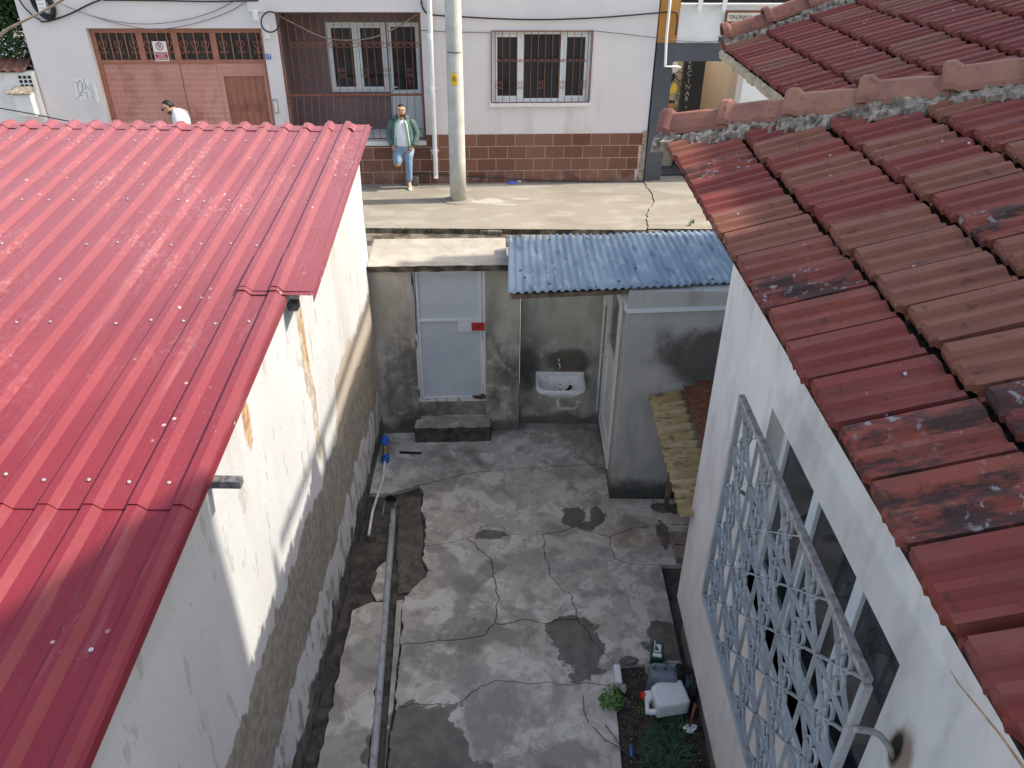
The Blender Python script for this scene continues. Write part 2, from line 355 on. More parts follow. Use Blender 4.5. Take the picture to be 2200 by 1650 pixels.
c = n.mix(n.noise(24, 0.6, 0.66, seed=4), c, (0.05, 0.042, 0.036))
M['old_screed'] = n.done(c, 0.85, n.raw(16, 7), 0.7, 0.02)
n = NT('garden_soil')
c = n.mix(n.noise(14, 0.35, 0.65, detail=8), (0.028, 0.019, 0.014), (0.075, 0.052, 0.038))
c = n.mix(n.speck(45, 0.16, 3), c, (0.3, 0.27, 0.24))
M['garden_soil'] = n.done(c, 0.95, n.raw(40, 7), 1.0, 0.02)
# sunlit street concrete
n = NT('sidewalk_concrete')
c = n.mix(n.noise(0.7, 0.3, 0.7, detail=6), (0.225, 0.2, 0.16), (0.275, 0.247, 0.205))
c = n.mix(n.math('MULTIPLY', n.noise(2.0, 0.5, 0.62, detail=8, seed=3, stretch=(0.6, 1.3, 1)), 0.6), c, (0.34, 0.31, 0.26))
c = n.mix(n.math('MULTIPLY', n.noise(1.4, 0.52, 0.66, detail=8, seed=7, stretch=(0.5, 1.6, 1)), 0.5), c, (0.2, 0.165, 0.122))
c = n.mix(n.math('MULTIPLY', n.noise(40, 0.55, 0.7, stretch=(1.6, 0.12, 1), seed=2), 0.3), c, (0.28, 0.24, 0.19))
st = n.mx(n.blob((0.15, 16.05, 0.65), (0.22, 0.05, 1), 0.2, 0.6, 5, 1), n.blob((-0.15, 15.7, 0.65), (0.2, 0.04, 1), 0.2, 0.7, 5, 2), n.blob((-0.5, 15.9, 0.65), (0.35, 0.15, 1), 0.3, 0.7, 4, 3))
c = n.mix(n.math('MULTIPLY', st, 0.7), c, (0.45, 0.42, 0.37))
c = n.mix(n.math('MULTIPLY', n.band(1, 16.95, 19, 0.08, 0.2, 2.0, seed=4), 0.5), c, (0.2, 0.19, 0.175))
M['sidewalk_concrete'] = n.done(c, 0.9, n.math('ADD', n.raw(25, 7), n.math('MULTIPLY', n.raw(2.5, 4), 2)), 0.3, 0.01)
n = NT('kerb_face')
c = n.mix(n.noise(5, 0.4, 0.65, detail=7), (0.055, 0.045, 0.035), (0.2, 0.165, 0.12))
M['kerb_face'] = n.done(c, 0.95, n.raw(20, 7), 0.8, 0.02)
n = NT('road_surface')
c = n.mix(n.noise(1.5, 0.35, 0.7, detail=7), (0.2, 0.185, 0.165), (0.3, 0.275, 0.24))
c = n.mix(n.noise(30, 0.5, 0.7, seed=3), c, (0.17, 0.16, 0.145))
M['road_surface'] = n.done(c, 0.9, n.raw(60, 6), 0.5, 0.01)
n = NT('open_ground')
c = n.mix(n.noise(0.6, 0.35, 0.65, detail=7), (0.16, 0.14, 0.11), (0.24, 0.21, 0.17))
M['open_ground'] = n.done(c, 0.95, n.raw(9, 6), 0.6, 0.03)
# blue corrugated sheet
n = NT('blue_sheet')
c = n.mix(n.noise(1.5, 0.3, 0.7, stretch=(3, 0.4, 1), detail=6), (0.17, 0.235, 0.3), (0.27, 0.34, 0.395))
c = n.mix(n.math('MULTIPLY', n.noise(5, 0.5, 0.66, stretch=(2.4, 0.5, 1), seed=4, detail=7), 0.6), c, (0.42, 0.47, 0.5))
c = n.mix(n.math('MULTIPLY', n.noise(3, 0.58, 0.68, stretch=(3, 0.6, 1), seed=9, detail=6), 0.6), c, (0.06, 0.1, 0.16))
c = n.mix(n.math('MULTIPLY', n.noise(12, 0.64, 0.7, seed=13, detail=5), 0.7), c, (0.25, 0.17, 0.14))
M['blue_sheet'] = n.done(c, 0.55, n.raw(40, 4), 0.15, 0.004, spec=0.3)
n = NT('yellow_sheet')
c = n.mix(n.noise(6, 0.35, 0.65, stretch=(0.6, 1, 1), detail=6), (0.31, 0.205, 0.085), (0.43, 0.31, 0.16))
c = n.mix(n.math('MULTIPLY', n.mul(n.noise(30, 0.47, 0.62, stretch=(0.22, 1.2, 1), seed=3, detail=7), n.noise(7, 0.42, 0.56, seed=8)), 0.8), c, (0.09, 0.07, 0.045))
M['yellow_sheet'] = n.done(c, 0.75, n.raw(40, 4), 0.3, 0.004)
n = NT('door_paint')
c = n.mix(n.noise(1.6, 0.3, 0.7, detail=5), (0.68, 0.68, 0.68), (0.76, 0.76, 0.755))
c = n.mix(n.mul(n.noise(9, 0.56, 0.62, seed=4, detail=6), n.band(2, 0.4, 0.53, 0.02, 0.02)), c, (0.45, 0.36, 0.3))
rb = n.blob((-0.42, 8.5, 0.55), (0.09, 0.3, 0.05), 0.2, 0.4, 9)
c = n.mix(rb, c, (0.12, 0.04, 0.02))
M['door_paint'] = n.done(c, 0.5, n.raw(5, 3), 0.15, 0.01)
n = NT('door_panel_shade')  # leaf greyer than the rails: their shading is painted into the colour
c = n.mix(n.noise(1.6, 0.3, 0.7, detail=5), (0.52, 0.56, 0.61), (0.6, 0.635, 0.675))
c = n.mix(n.math('MULTIPLY', n.noise(7, 0.58, 0.7, seed=4, detail=6), 0.35), c, (0.42, 0.4, 0.37))
M['door_panel_shade'] = n.done(c, 0.45, n.raw(3, 3), 0.25, 0.02)
n = NT('embossed_gate')
c = n.mix(n.noise(0.9, 0.35, 0.7, detail=5), (0.5, 0.225, 0.175), (0.56, 0.275, 0.215))
c = n.mix(n.math('MULTIPLY', n.noise(2.2, 0.52, 0.68, seed=4), 0.5), c, (0.33, 0.12, 0.1))
vo = n.N.new('ShaderNodeTexVoronoi'); vo.inputs['Scale'].default_value = 9.0; vo.inputs['Randomness'].default_value = 0.0
n.L.new(n.pos, vo.inputs['Vector'])
M['embossed_gate'] = n.done(c, 0.45, vo.outputs['Distance'], 0.55, 0.04)
n = NT('beige_gate_back')
M['beige_gate_back'] = n.done(n.mix(n.noise(3, 0.3, 0.7), (0.4, 0.34, 0.25), (0.5, 0.44, 0.33)), 0.8)
# ------------------------------------------------------------------ mesh helpers
ORG = {}
def wl(o): return ORG.get(o, Vector((0, 0, 0)))
class MB:
    def __init__(s): s.v = []; s.f = []; s.mi = []
    def add(s, vs, fs, mi=0):
        k = len(s.v); s.v += [Vector(p) for p in vs]; s.f += [tuple(i + k for i in f) for f in fs]; s.mi += [mi] * len(fs); return s
    def box(s, x0, x1, y0, y1, z0, z1, mi=0):
        return s.add([(x0, y0, z0), (x1, y0, z0), (x1, y1, z0), (x0, y1, z0), (x0, y0, z1), (x1, y0, z1), (x1, y1, z1), (x0, y1, z1)],
                     [(3, 2, 1, 0), (4, 5, 6, 7), (0, 1, 5, 4), (1, 2, 6, 5), (2, 3, 7, 6), (3, 0, 4, 7)], mi)
    def quad(s, a, b, c, d, mi=0): return s.add([a, b, c, d], [(0, 1, 2, 3)], mi)
    def prism(s, pts, vec, mi=0):
        n = len(pts); vec = Vector(vec); a = [Vector(p) for p in pts]
        return s.add(a + [p + vec for p in a], [tuple(range(n))[::-1], tuple(range(n, 2 * n))] + [(i, (i + 1) % n, n + (i + 1) % n, n + i) for i in range(n)], mi)
    def bar(s, a, b, w, h, up=(0, 0, 1), mi=0):
        a = Vector(a); b = Vector(b); d = (b - a).normalized(); up = Vector(up)
        x = d.cross(up)
        x = x.normalized() if x.length > 1e-5 else d.orthogonal().normalized()
        y = x.cross(d).normalized()
        o = [x * (sx * w / 2) + y * (sy * h / 2) for sx, sy in ((-1, -1), (1, -1), (1, 1), (-1, 1))]
        return s.add([a + q for q in o] + [b + q for q in o], [(0, 1, 2, 3), (7, 6, 5, 4)] + [(i, i + 4, (i + 1) % 4 + 4, (i + 1) % 4) for i in range(4)], mi)
    def tube(s, path, r, n=6, closed=False, cap=True, mi=0):
        P = [Vector(p) for p in path]; m = len(P); rs = r if isinstance(r, (list, tuple)) else [r] * m
        vs = []; prev = None
        for i in range(m):
            t = (P[(i + 1) % m] - P[i - 1]) if closed else (P[min(i + 1, m - 1)] - P[max(i - 1, 0)])
            t = t.normalized() if t.length > 1e-9 else Vector((0, 0, 1))
            if prev is None: x = t.orthogonal().normalized()
            else:
                x = prev - t * prev.dot(t); x = x.normalized() if x.length > 1e-6 else t.orthogonal().normalized()
            prev = x; y = t.cross(x)
            vs += [P[i] + (x * math.cos(2 * math.pi * k / n) + y * math.sin(2 * math.pi * k / n)) * rs[i] for k in range(n)]
        fs = []
        for i in range(m if closed else m - 1):
            j = (i + 1) % m
            fs += [(i * n + k, i * n + (k + 1) % n, j * n + (k + 1) % n, j * n + k) for k in range(n)]
        if cap and not closed: fs += [tuple(range(n))[::-1], tuple(range((m - 1) * n, m * n))]
        return s.add(vs, fs, mi)
    def lathe(s, c, prof, n=16, axis='Z', mi=0):
        c = Vector(c); vs = []
        for (r, h) in prof:
            for k in range(n):
                a = 2 * math.pi * k / n; p, q = r * math.cos(a), r * math.sin(a)
                vs.append(c + Vector({'Z': (p, q, h), 'Y': (p, h, q), 'X': (h, p, q)}[axis]))
        fs = [(i * n + k, i * n + (k + 1) % n, (i + 1) * n + (k + 1) % n, (i + 1) * n + k) for i in range(len(prof) - 1) for k in range(n)]
        fs += [tuple(range(n))[::-1], tuple(range((len(prof) - 1) * n, len(prof) * n))]
        return s.add(vs, fs, mi)
    def loft(s, rings, closed=True, cap=True, mi=0):
        n = len(rings[0]); vs = [p for r in rings for p in r]; fs = []
        for i in range(len(rings) - 1):
            for k in range(n if closed else n - 1):
                fs.append((i * n + k, i * n + (k + 1) % n, (i + 1) * n + (k + 1) % n, (i + 1) * n + k))
        if cap and closed: fs += [tuple(range(n))[::-1], tuple(range((len(rings) - 1) * n, len(rings) * n))]
        return s.add(vs, fs, mi)
    def grid(s, fn, nu, nv, mi=0):
        vs = [fn(i / nu, j / nv) for j in range(nv + 1) for i in range(nu + 1)]
        return s.add(vs, [(j * (nu + 1) + i, j * (nu + 1) + i + 1, (j + 1) * (nu + 1) + i + 1, (j + 1) * (nu + 1) + i) for j in range(nv) for i in range(nu)], mi)
    def mesh(s, name, mats, off=Vector((0, 0, 0)), smooth=False, fix=True):
        me = bpy.data.meshes.new(name); me.from_pydata([p - off for p in s.v], [], s.f)
        for m in (mats if isinstance(mats, (list, tuple)) else [mats]): me.materials.append(M[m])
        me.polygons.foreach_set('material_index', s.mi)
        if fix:
            bm = bmesh.new(); bm.from_mesh(me); bmesh.ops.recalc_face_normals(bm, faces=bm.faces); bm.to_mesh(me); bm.free()
        if smooth: me.polygons.foreach_set('use_smooth', [True] * len(me.polygons))
        me.update(); return me
    def build(s, name, mats, parent=None, local=False, smooth=False, bevel=0.0, solid=0.0, fix=True):
        off = Vector((0, 0, 0)) if (local or parent is None) else wl(parent)
        o = bpy.data.objects.new(name, s.mesh(name, mats, off, smooth, fix))
        return link(o, parent, bevel, solid, smooth)
def link(o, parent=None, bevel=0.0, solid=0.0, smooth=False):
    C.objects.link(o)
    if parent is not None: o.parent = parent; ORG[o] = wl(parent)
    if solid:
        m = o.modifiers.new('solid', 'SOLIDIFY'); m.thickness = solid; m.offset = -1
    if bevel:
        m = o.modifiers.new('bevel', 'BEVEL'); m.width = bevel; m.segments = 2; m.limit_method = 'ANGLE'; m.angle_limit = R(40)
    return o
def inst(name, me, parent, mat4):
    o = bpy.data.objects.new(name, me); C.objects.link(o); o.parent = parent; ORG[o] = wl(parent)
    mat4 = mat4.copy(); mat4.translation = mat4.translation - wl(parent); o.matrix_basis = mat4
    return o
def tag(o, label, cat, group=None):
    o['label'] = label; o['category'] = cat
    if group: o['group'] = group
    return o
def thing(name, label, cat, loc=(0, 0, 0), rz=0.0, group=None):
    o = bpy.data.objects.new(name, None); C.objects.link(o); o.location = loc; o.rotation_euler = (0, 0, rz)
    o.empty_display_size = 0.2; ORG[o] = Vector(loc); return tag(o, label, cat, group)
def part_empty(name, parent):
    o = bpy.data.objects.new(name, None); C.objects.link(o); o.parent = parent; ORG[o] = wl(parent); return o
def struct(o): o['kind'] = 'structure'; return o
def stuff(o): o['kind'] = 'stuff'; return o
def holes(x0, x1, z0, z1, hs, y0, y1, mb=None):
    """front wall between x0..x1, z0..z1 with rectangular openings, as butted blocks"""
    mb = mb or MB()
    xs = sorted({x0, x1, *[h[0] for h in hs], *[h[1] for h in hs]}); xs = [x for x in xs if x0 <= x <= x1]
    for a, b in zip(xs, xs[1:]):
        m = (a + b) / 2; cut = sorted([(h[2], h[3]) for h in hs if h[0] < m < h[1]]); z = z0
        for c, d in cut:
            if c > z: mb.box(a, b, y0, y1, z, c)
            z = max(z, d)
        if z < z1: mb.box(a, b, y0, y1, z, z1)
    return mb
def sag(a, b, d, n=14, wob=0.0):
    a = Vector(a); b = Vector(b)
    return [a.lerp(b, i / n) + Vector((0, 0, -4 * d * (i / n) * (1 - i / n))) for i in range(n + 1)]
def text_mesh(txt, size, mat, extrude=0.002, align='CENTER'):
    cu = bpy.data.curves.new('t', 'FONT'); cu.body = txt; cu.size = size; cu.extrude = extrude; cu.align_x = align; cu.align_y = 'CENTER'
    ob = bpy.data.objects.new('t', cu); C.objects.link(ob)
    me = bpy.data.meshes.new_from_object(ob.evaluated_get(bpy.context.evaluated_depsgraph_get()))
    bpy.data.objects.remove(ob); me.materials.clear(); me.materials.append(M[mat]); return me
def text(name, txt, size, mat, parent, loc, rot=(R(90), 0, 0), width=None):
    me = text_mesh(txt, size, mat); o = bpy.data.objects.new(name, me); C.objects.link(o); o.parent = parent; ORG[o] = wl(parent)
    o.location = loc; o.rotation_euler = rot
    if width and len(me.vertices):
        xs = [v.co.x for v in me.vertices]; o.scale.x = width / max(1e-4, max(xs) - min(xs))
    return o
def jitter(pts, amp, step, seed, closed=False):
    out = []
    m = len(pts)
    for i in range(m if closed else m - 1):
        a, b = Vector(pts[i]), Vector(pts[(i + 1) % m]); L = (b - a).length; k = max(1, int(L / step))
        d = (b - a); pr = Vector((-d.y, d.x, 0)).normalized()
        for j in range(k):
            t = j / k; p = a.lerp(b, t)
            if j: p = p + pr * amp * (mnoise.noise(Vector((p.x * 9 + seed, p.y * 9, seed))) + 0.7 * mnoise.noise(Vector((p.x * 31 + seed, p.y * 31, seed))))
            out.append(p)
    if not closed: out.append(Vector(pts[-1]))
    return out

# ================================================================== THE SETTING
mb = MB(); mb.quad((-400, -400, -0.12), (400, -400, -0.12), (400, 400, -0.12), (-400, 400, -0.12))
struct(mb.build('ground', 'open_ground'))
# street: road bed, raised pavement with a broken kerb
def fY(x, off=0.0): return FY + math.tan(TH) * x + off
KY = oz(1100, 492, SIDEZ).y
mb = MB(); mb.prism([(-45, 8.9, -0.1), (45, 8.9, -0.1), (45, KY + 0.4 + 45 * 0.03, -0.1), (-45, KY + 0.4 - 45 * 0.03, -0.1)], (0, 0, 0.63))
struct(mb.build('road', 'road_surface'))
CRX = [oz(1385, 395, SIDEZ), oz(1402, 420, SIDEZ), oz(1404, 437, SIDEZ), oz(1388, 462, SIDEZ), oz(1390, 492, SIDEZ)]
def kerb_line(x0, x1, y, seed):
    n = int((x1 - x0) / 0.12); return [Vector((x0 + (x1 - x0) * i / n, y + 0.02 * (x0 + (x1 - x0) * i / n) * 0.4 + 0.02 * mnoise.noise(Vector((i * 0.9, seed, 0))), SIDEZ)) for i in range(n + 1)]
def slab(name, outline, z, t, mats, parent=None, bevel=0.012):
    """outline: list of Vectors (top), extruded down; side faces use the second material"""
    m = MB(); n = len(outline); top = [Vector((p.x, p.y, z)) for p in outline]; bot = [Vector((p.x, p.y, z - t)) for p in outline]
    from mathutils.geometry import tessellate_polygon
    m.add(top + bot, [tuple(t) for t in tessellate_polygon([top])], 0); k = 0
    m.f += [(k + i, k + n + i, k + n + (i + 1) % n, k + (i + 1) % n) for i in range(n)]; m.mi += [1 if len(mats) > 1 else 0] * n
    return m.build(name, mats, parent)
side = part_empty('pavement', None); struct(side); ORG[side] = Vector((0, 0, 0))
crk = jitter(CRX, 0.05, 0.12, 3.0)
left = [Vector((-40, fY(-40, 0.3), 0))] + [p for p in kerb_line(-40, -14, KY, 1)] + kerb_line(-14, CRX[-1].x - 0.03, KY, 1)
slab('pavement_slab', left + [Vector((p.x - 0.01, p.y, 0)) for p in crk[::-1]] + [Vector((CRX[0].x, fY(CRX[0].x, 0.3), 0))], SIDEZ, 0.14, ['sidewalk_concrete', 'kerb_face'], side)
right = [Vector((p.x + 0.01, p.y, 0)) for p in crk] + kerb_line(CRX[-1].x + 0.06, 40, KY + 0.04, 5) + [Vector((40, fY(40, 0.3), 0)), Vector((CRX[0].x + 0.02, fY(CRX[0].x, 0.3), 0))]
slab('pavement_slab', right, SIDEZ + 0.012, 0.15, ['sidewalk_concrete', 'kerb_face'], side)
mb = MB(); mb.box(-40, 40, KY - 0.6, 23, 0.525, 0.545)
struct(mb.build('street_bed', 'kerb_face'))
# broken kerb pieces along the gutter
for (xa, xb, dx) in ((1028, 1078, 0.0), (1386, 1420, 0.01)):
    a, b = oz(xa, 497, 0.58), oz(xb, 499, 0.58); mb = MB()
    mb.prism([(a.x, a.y - 0.12, 0.53), (b.x, b.y - 0.1 - dx, 0.53), (b.x - 0.03, b.y - 0.02, 0.53), (a.x + 0.04, a.y - 0.02, 0.53)], (0.02, 0.02, 0.1))
    mb.build('kerb_fragment', 'kerb_face', side, bevel=0.015)

# ---- yard floor: earth below, cracked concrete slabs on top
mb = MB(); mb.box(-1.75, 3.2, -1.5, 8.9, -0.11, -0.055)
yard = struct(mb.build('yard_floor', 'damp_earth'))
def zp(*pp): return [oz(x, y, 0) for x, y in pp]
WX = -1.69
c1 = zp((840, 1062), (870, 1052), (899, 1043), (967, 1027), (1016, 1016), (1098, 1009), (1196, 1002), (1296, 998))
c2a = zp((912, 1173), (967, 1166), (1003, 1156))
c2b = zp((1003, 1156), (1029, 1143), (1036, 1130), (1070, 1127), (1090, 1143), (1124, 1153), (1167, 1148), (1206, 1142), (1229, 1133), (1262, 1142), (1288, 1148), (1308, 1153))
c2c = zp((1308, 1153), (1330, 1146), (1357, 1135), (1428, 1127))
c2d = zp((1308, 1153), (1311, 1173), (1321, 1202), (1344, 1209), (1376, 1212), (1440, 1214))
c3 = zp((1003, 1156), (1046, 1196), (1054, 1199), (1062, 1232), (1064, 1254), (1072, 1290), (1062, 1341))
c4a = zp((862, 1387), (918, 1380), (977, 1376), (1039, 1366), (1062, 1341))
c4b = zp((1062, 1341), (1088, 1341), (1131, 1331), (1170, 1341), (1193, 1333), (1242, 1330))
c5a = zp((1167, 1148), (1172, 1200), (1183, 1238), (1213, 1273), (1226, 1277), (1242, 1330))
c5b = zp((1242, 1330), (1265, 1362), (1291, 1398), (1314, 1418), (1322, 1440))
c6a = zp((849, 1518), (930, 1515), (981, 1514), (1003, 1500), (1033, 1474), (1069, 1462))
c6b = zp((1069, 1462), (1115, 1467), (1177, 1466), (1196, 1472), (1245, 1470), (1318, 1469))
c7a = zp((912, 1173), (908, 1205), (921, 1225), (914, 1240), (885, 1266), (868, 1282), (863, 1309), (862, 1387))
c7b = zp((862, 1387), (854, 1445), (849, 1518))
c7c = zp((849, 1518), (838, 1582), (833, 1650), (815, 1850))
c0 = zp((899, 1043), (912, 1062), (906, 1088), (914, 1130), (912, 1173))
J = {}
def cj(key, c, amp=0.026): J[key] = jitter(c, amp, 0.03, len(J) * 3.7 + 1); return J[key]
for k_, c_ in dict(c1=c1, c2a=c2a, c2b=c2b, c2c=c2c, c2d=c2d, c3=c3, c4a=c4a, c4b=c4b, c5a=c5a, c5b=c5b, c6a=c6a, c6b=c6b, c7a=c7a, c7b=c7b, c7c=c7c, c0=c0).items(): cj(k_, c_)
def chain(*keys):
    out = []
    for k in keys:
        rev = k.startswith('-'); pts = J[k.lstrip('-')]; pts = pts[::-1] if rev else pts
        for p in pts:
            if not out or (out[-1] - p).length > 0.004: out.append(p)
    return out
def inset(poly, d):
    n = len(poly); out = []
    area = sum(poly[i].x * poly[(i + 1) % n].y - poly[(i + 1) % n].x * poly[i].y for i in range(n)); sg = 1 if area > 0 else -1
    for i in range(n):
        a, b, c = poly[i - 1], poly[i], poly[(i + 1) % n]
        t = (c - a); nn = Vector((-t.y, t.x, 0)) * sg
        out.append(b + (nn.normalized() * d if nn.length > 1e-6 else Vector((0, 0, 0))))
    return out
V3 = lambda x, y: Vector((x, y, 0))
def i_c2b(p):  # split c2b at the crossing with c5a
    L = J['c2b']; k = min(range(len(L)), key=lambda i: (L[i] - c5a[0]).length); return k
kk = i_c2b(0); J['c2b1'] = J['c2b'][:kk + 1]; J['c2b2'] = J['c2b'][kk:]
J['c5a'][0] = J['c2b'][kk].copy()
k0 = min(range(len(J['c1'])), key=lambda i: (J['c1'][i] - c0[0]).length); J['c1l'] = J['c1'][:k0 + 1]; J['c1r'] = J['c1'][k0:]; J['c0'][0] = J['c1'][k0].copy()
slabs = [
    ('apron_concrete', chain('c1') + [V3(1.19, J['c1'][-1].y), V3(1.19, 8.8), V3(0.09, 8.8), V3(0.09, 8.62), V3(WX - 0.05, 8.52), V3(WX - 0.05, J['c1'][0].y)]),
    ('yard_concrete', chain('c1r') + [V3(1.3, J['c1'][-1].y - 0.02), V3(1.3, 7.3), V3(2.4, 7.3), V3(2.4, J['c2c'][-1].y)] + chain('-c2c', '-c2b', '-c2a', '-c0')[:-1]),
    ('yard_concrete', chain('c2a', 'c3', '-c4a', '-c7a')[:-1]),
    ('yard_concrete', chain('c2b1', 'c5a', '-c4b', '-c3')[:-1]),
    ('yard_concrete', chain('c2b2', 'c2d') + [V3(1.62, J['c2d'][-1].y), V3(1.62, 4.86), V3(1.05, 4.84)] + chain('-c5b', '-c5a')[:-1]),
    ('yard_concrete', chain('c2c') + [V3(2.4, J['c2c'][-1].y), V3(2.4, J['c2d'][-1].y)] + chain('-c2d')[:-1]),
    ('yard_concrete', chain('c4a', 'c4b', 'c5b') + [V3(0.965, J['c6b'][-1].y)] + chain('-c6b', '-c6a', '-c7b')[:-1]),
    ('yard_concrete', chain('c6a', 'c6b') + [V3(0.95, 4.2), V3(0.93, 3.6), V3(0.92, 1.0), V3(-1.0, 1.0)] + chain('-c7c')[:-1]),
]
for i, (m_, poly) in enumerate(slabs):
    o = slab('concrete_slab', inset(poly, 0.005), 0.0 + 0.002 * ((i * 5) % 4) + (0.012 if i == 0 else 0), 0.06, [m_], yard, bevel=0.006)
# strip between drain pipe and wall
lane = zp((834, 1290), (800, 1292), (757, 1310), (737, 1400), (715, 1500), (680, 1650), (635, 1850), (768, 1850), (790, 1650), (806, 1500), (824, 1350))
slab('concrete_slab', inset(jitter(lane, 0.03, 0.07, 9.1, True), 0.004), -0.004, 0.06, ['yard_concrete'], yard, bevel=0.006)
lane2 = zp((852, 1290), (866, 1287), (862, 1310), (858, 1387), (851, 1445), (845, 1518), (834, 1582), (828, 1650), (808, 1850), (797, 1850), (826, 1650), (838, 1480), (846, 1380))
slab('concrete_slab', jitter(lane2, 0.006, 0.07, 4.1, True), -0.006, 0.06, ['yard_concrete'], yard, bevel=0.004)
patch = zp((856, 1076), (884, 1060), (903, 1066), (904, 1100), (909, 1150), (907, 1205), (917, 1226), (912, 1238), (880, 1268), (856, 1272), (852, 1180))
slab('screed_patch', inset(jitter(patch, 0.02, 0.05, 2.2, True), 0.004), -0.03, 0.03, ['old_screed'], yard, bevel=0.0)
patch2 = zp((812, 1215), (832, 1200), (836, 1285), (808, 1290), (796, 1268))
slab('screed_patch', inset(jitter(patch2, 0.03, 0.05, 7.2, True), 0.004), -0.02, 0.03, ['yard_concrete'], yard, bevel=0.006)
# soil bed by the house wall
def soil(u, v):
    x = 0.955 + u * 0.78; y = 1.2 + v * 3.62
    z = -0.03 + 0.05 * mnoise.noise(Vector((x * 3, y * 3, 1))) + 0.02 * mnoise.noise(Vector((x * 13, y * 13, 4))) + 0.03 * u
    return (x, y, z)
mb = MB(); mb.grid(soil, 26, 90)
bed = struct(mb.build('soil_bed', 'garden_soil', smooth=True))
def gsoil(x, y): return soil((x - 0.955) / 0.78, (y - 1.2) / 3.62)[2]
mb = MB(); rng = random.Random(3)
for i in range(320):
    x = rng.uniform(0.97, 1.62); y = rng.uniform(3.2, 4.8); r = rng.uniform(0.003, 0.011)
    z = gsoil(x, y); a = rng.uniform(0, 6)
    vs = [(x + r * math.cos(a), y + r * math.sin(a), z), (x + r * math.cos(a + 2), y + r * math.sin(a + 2), z), (x + r * math.cos(a + 4.2), y + r * math.sin(a + 4.2), z), (x, y, z + r), (x, y, z - r)]
    mb.add(vs, [(0, 1, 3), (1, 2, 3), (2, 0, 3), (1, 0, 4), (2, 1, 4), (0, 2, 4)])
o = stuff(mb.build('pebbles', 'pebble')); o['label'] = 'pale pebbles scattered over the dark soil bed'; o['category'] = 'pebbles'

# ================================================================== LOW BUILDING WITH RED METAL ROOF (left)
shed = thing('outbuilding', 'low whitewashed outbuilding with red ribbed metal roof on the left', 'building', (-4.5, 3.0, 0))
RZ, RS, RY = 3.95, 0.11, 8.6
def rz_(y): return RZ + RS * (y - RY)
mb = MB()
ys = [-3 + (8.55 + 3) * i / 60 for i in range(61)]
for a, b in zip(ys, ys[1:]):      # the long yard-side wall, slightly uneven
    def X(y, z): return WX + 0.02 * mnoise.noise(Vector((y * 0.8, z * 0.9, 2))) + 0.006 * mnoise.noise(Vector((y * 4, z * 4, 7)))
    zs = [-0.2, 0.3, 0.8, 1.3, 1.8, 2.4, 3.0, 3.6]
    for c_, d_ in zip(zs, zs[1:]):
        f1 = lambda z, y: min(z, rz_(y) - 0.1) if z > 3 else z
        if c_ >= 3.0: za, zb = rz_(a) - 0.06, rz_(b) - 0.06; q = (Vector((X(a, c_), a, min(c_, za))), Vector((X(b, c_), b, min(c_, zb))), Vector((X(b, d_), b, zb)), Vector((X(a, d_), a, za)))
        else: q = (Vector((X(a, c_), a, min(c_, rz_(a) - 0.06))), Vector((X(b, c_), b, min(c_, rz_(b) - 0.06))), Vector((X(b, d_), b, min(d_, rz_(b) - 0.06))), Vector((X(a, d_), a, min(d_, rz_(a) - 0.06))))
        mb.quad(*q)
bmx = MB(); bmx.v = mb.v; bmx.f = mb.f; bmx.mi = mb.mi
bmx.prism([(WX - 0.25, 8.55, -0.2), (WX - 0.25, 8.55, rz_(8.55) - 0.06), (-7.4, 8.55, rz_(8.55) - 0.06), (-7.4, 8.55, -0.2)], (0, -0.25, 0))
bmx.quad((WX - 0.25, 8.55, -0.2), (WX, 8.55, -0.2), (WX, 8.55, rz_(8.55) - 0.06), (WX - 0.25, 8.55, rz_(8.55) - 0.06))
bmx.prism([(-7.4, 8.3, -0.2), (-7.4, 8.3, rz_(8.3) - 0.06), (-7.4, -3, rz_(-3) - 0.06), (-7.4, -3, -0.2)], (0.25, 0, 0))
bmx.quad((WX, -3, -0.2), (-7.4, -3, -0.2), (-7.4, -3, rz_(-3) - 0.06), (WX, -3, rz_(-3) - 0.06))
bmx.build('wall', 'whitewash', shed, fix=True)
PIT = 0.2285
def rib_profile(x0, x1, ribs, edge_l=False, edge_r=False):
    pts = [(x0, 0.0)]
    for r in ribs:
        for dx, h in ((-0.05, 0.0), (-0.036, 0.038), (0.012, 0.038), (0.055, 0.0)):
            pts.append((r + dx, h))
        for dx in (0.105, 0.145):
            if r + dx + 0.03 < x1: pts += [(r + dx - 0.006, 0), (r + dx, 0.0025), (r + dx + 0.006, 0)]
    pts.append((x1, 0.0))
    return [p for p in pts if x0 - 1e-6 <= p[0] <= x1 + 1e-6]
def roof_sheet(ribs, x0, x1, y0, y1, lift0, lift1, seed, skew0=0.0, skew1=0.0):
    prof = rib_profile(x0, x1, ribs); m = MB(); ny = max(2, int((y1 - y0) / 0.5)); rows = []
    for j in range(ny + 1):
        t = j / ny; y = y0 + (y1 - y0) * t; row = []
        for (x, h) in prof:
            k = (x - x0) / (x1 - x0)
            xx = x + k * (skew0 * (1 - t) + skew1 * t)
            z = rz_(y) + h + lift0 + (lift1 - lift0) * t + 0.003 * mnoise.noise(Vector((x * 2.3 + seed, y * 0.9, seed)))
            row.append(Vector((xx, y + (0.012 * mnoise.noise(Vector((x * 3, seed, j))) if j in (0, ny) else 0), z)))
        rows.append(row)
    m.loft(rows, closed=False, cap=False)
    return m.build('roof_sheet', 'red_metal', shed, solid=0.0025)
ribs_all = [-1.735 - PIT * i for i in range(25)]
LAPY = 3.2
groups = [ribs_all[i:i + 5] for i in range(0, 25, 5)]
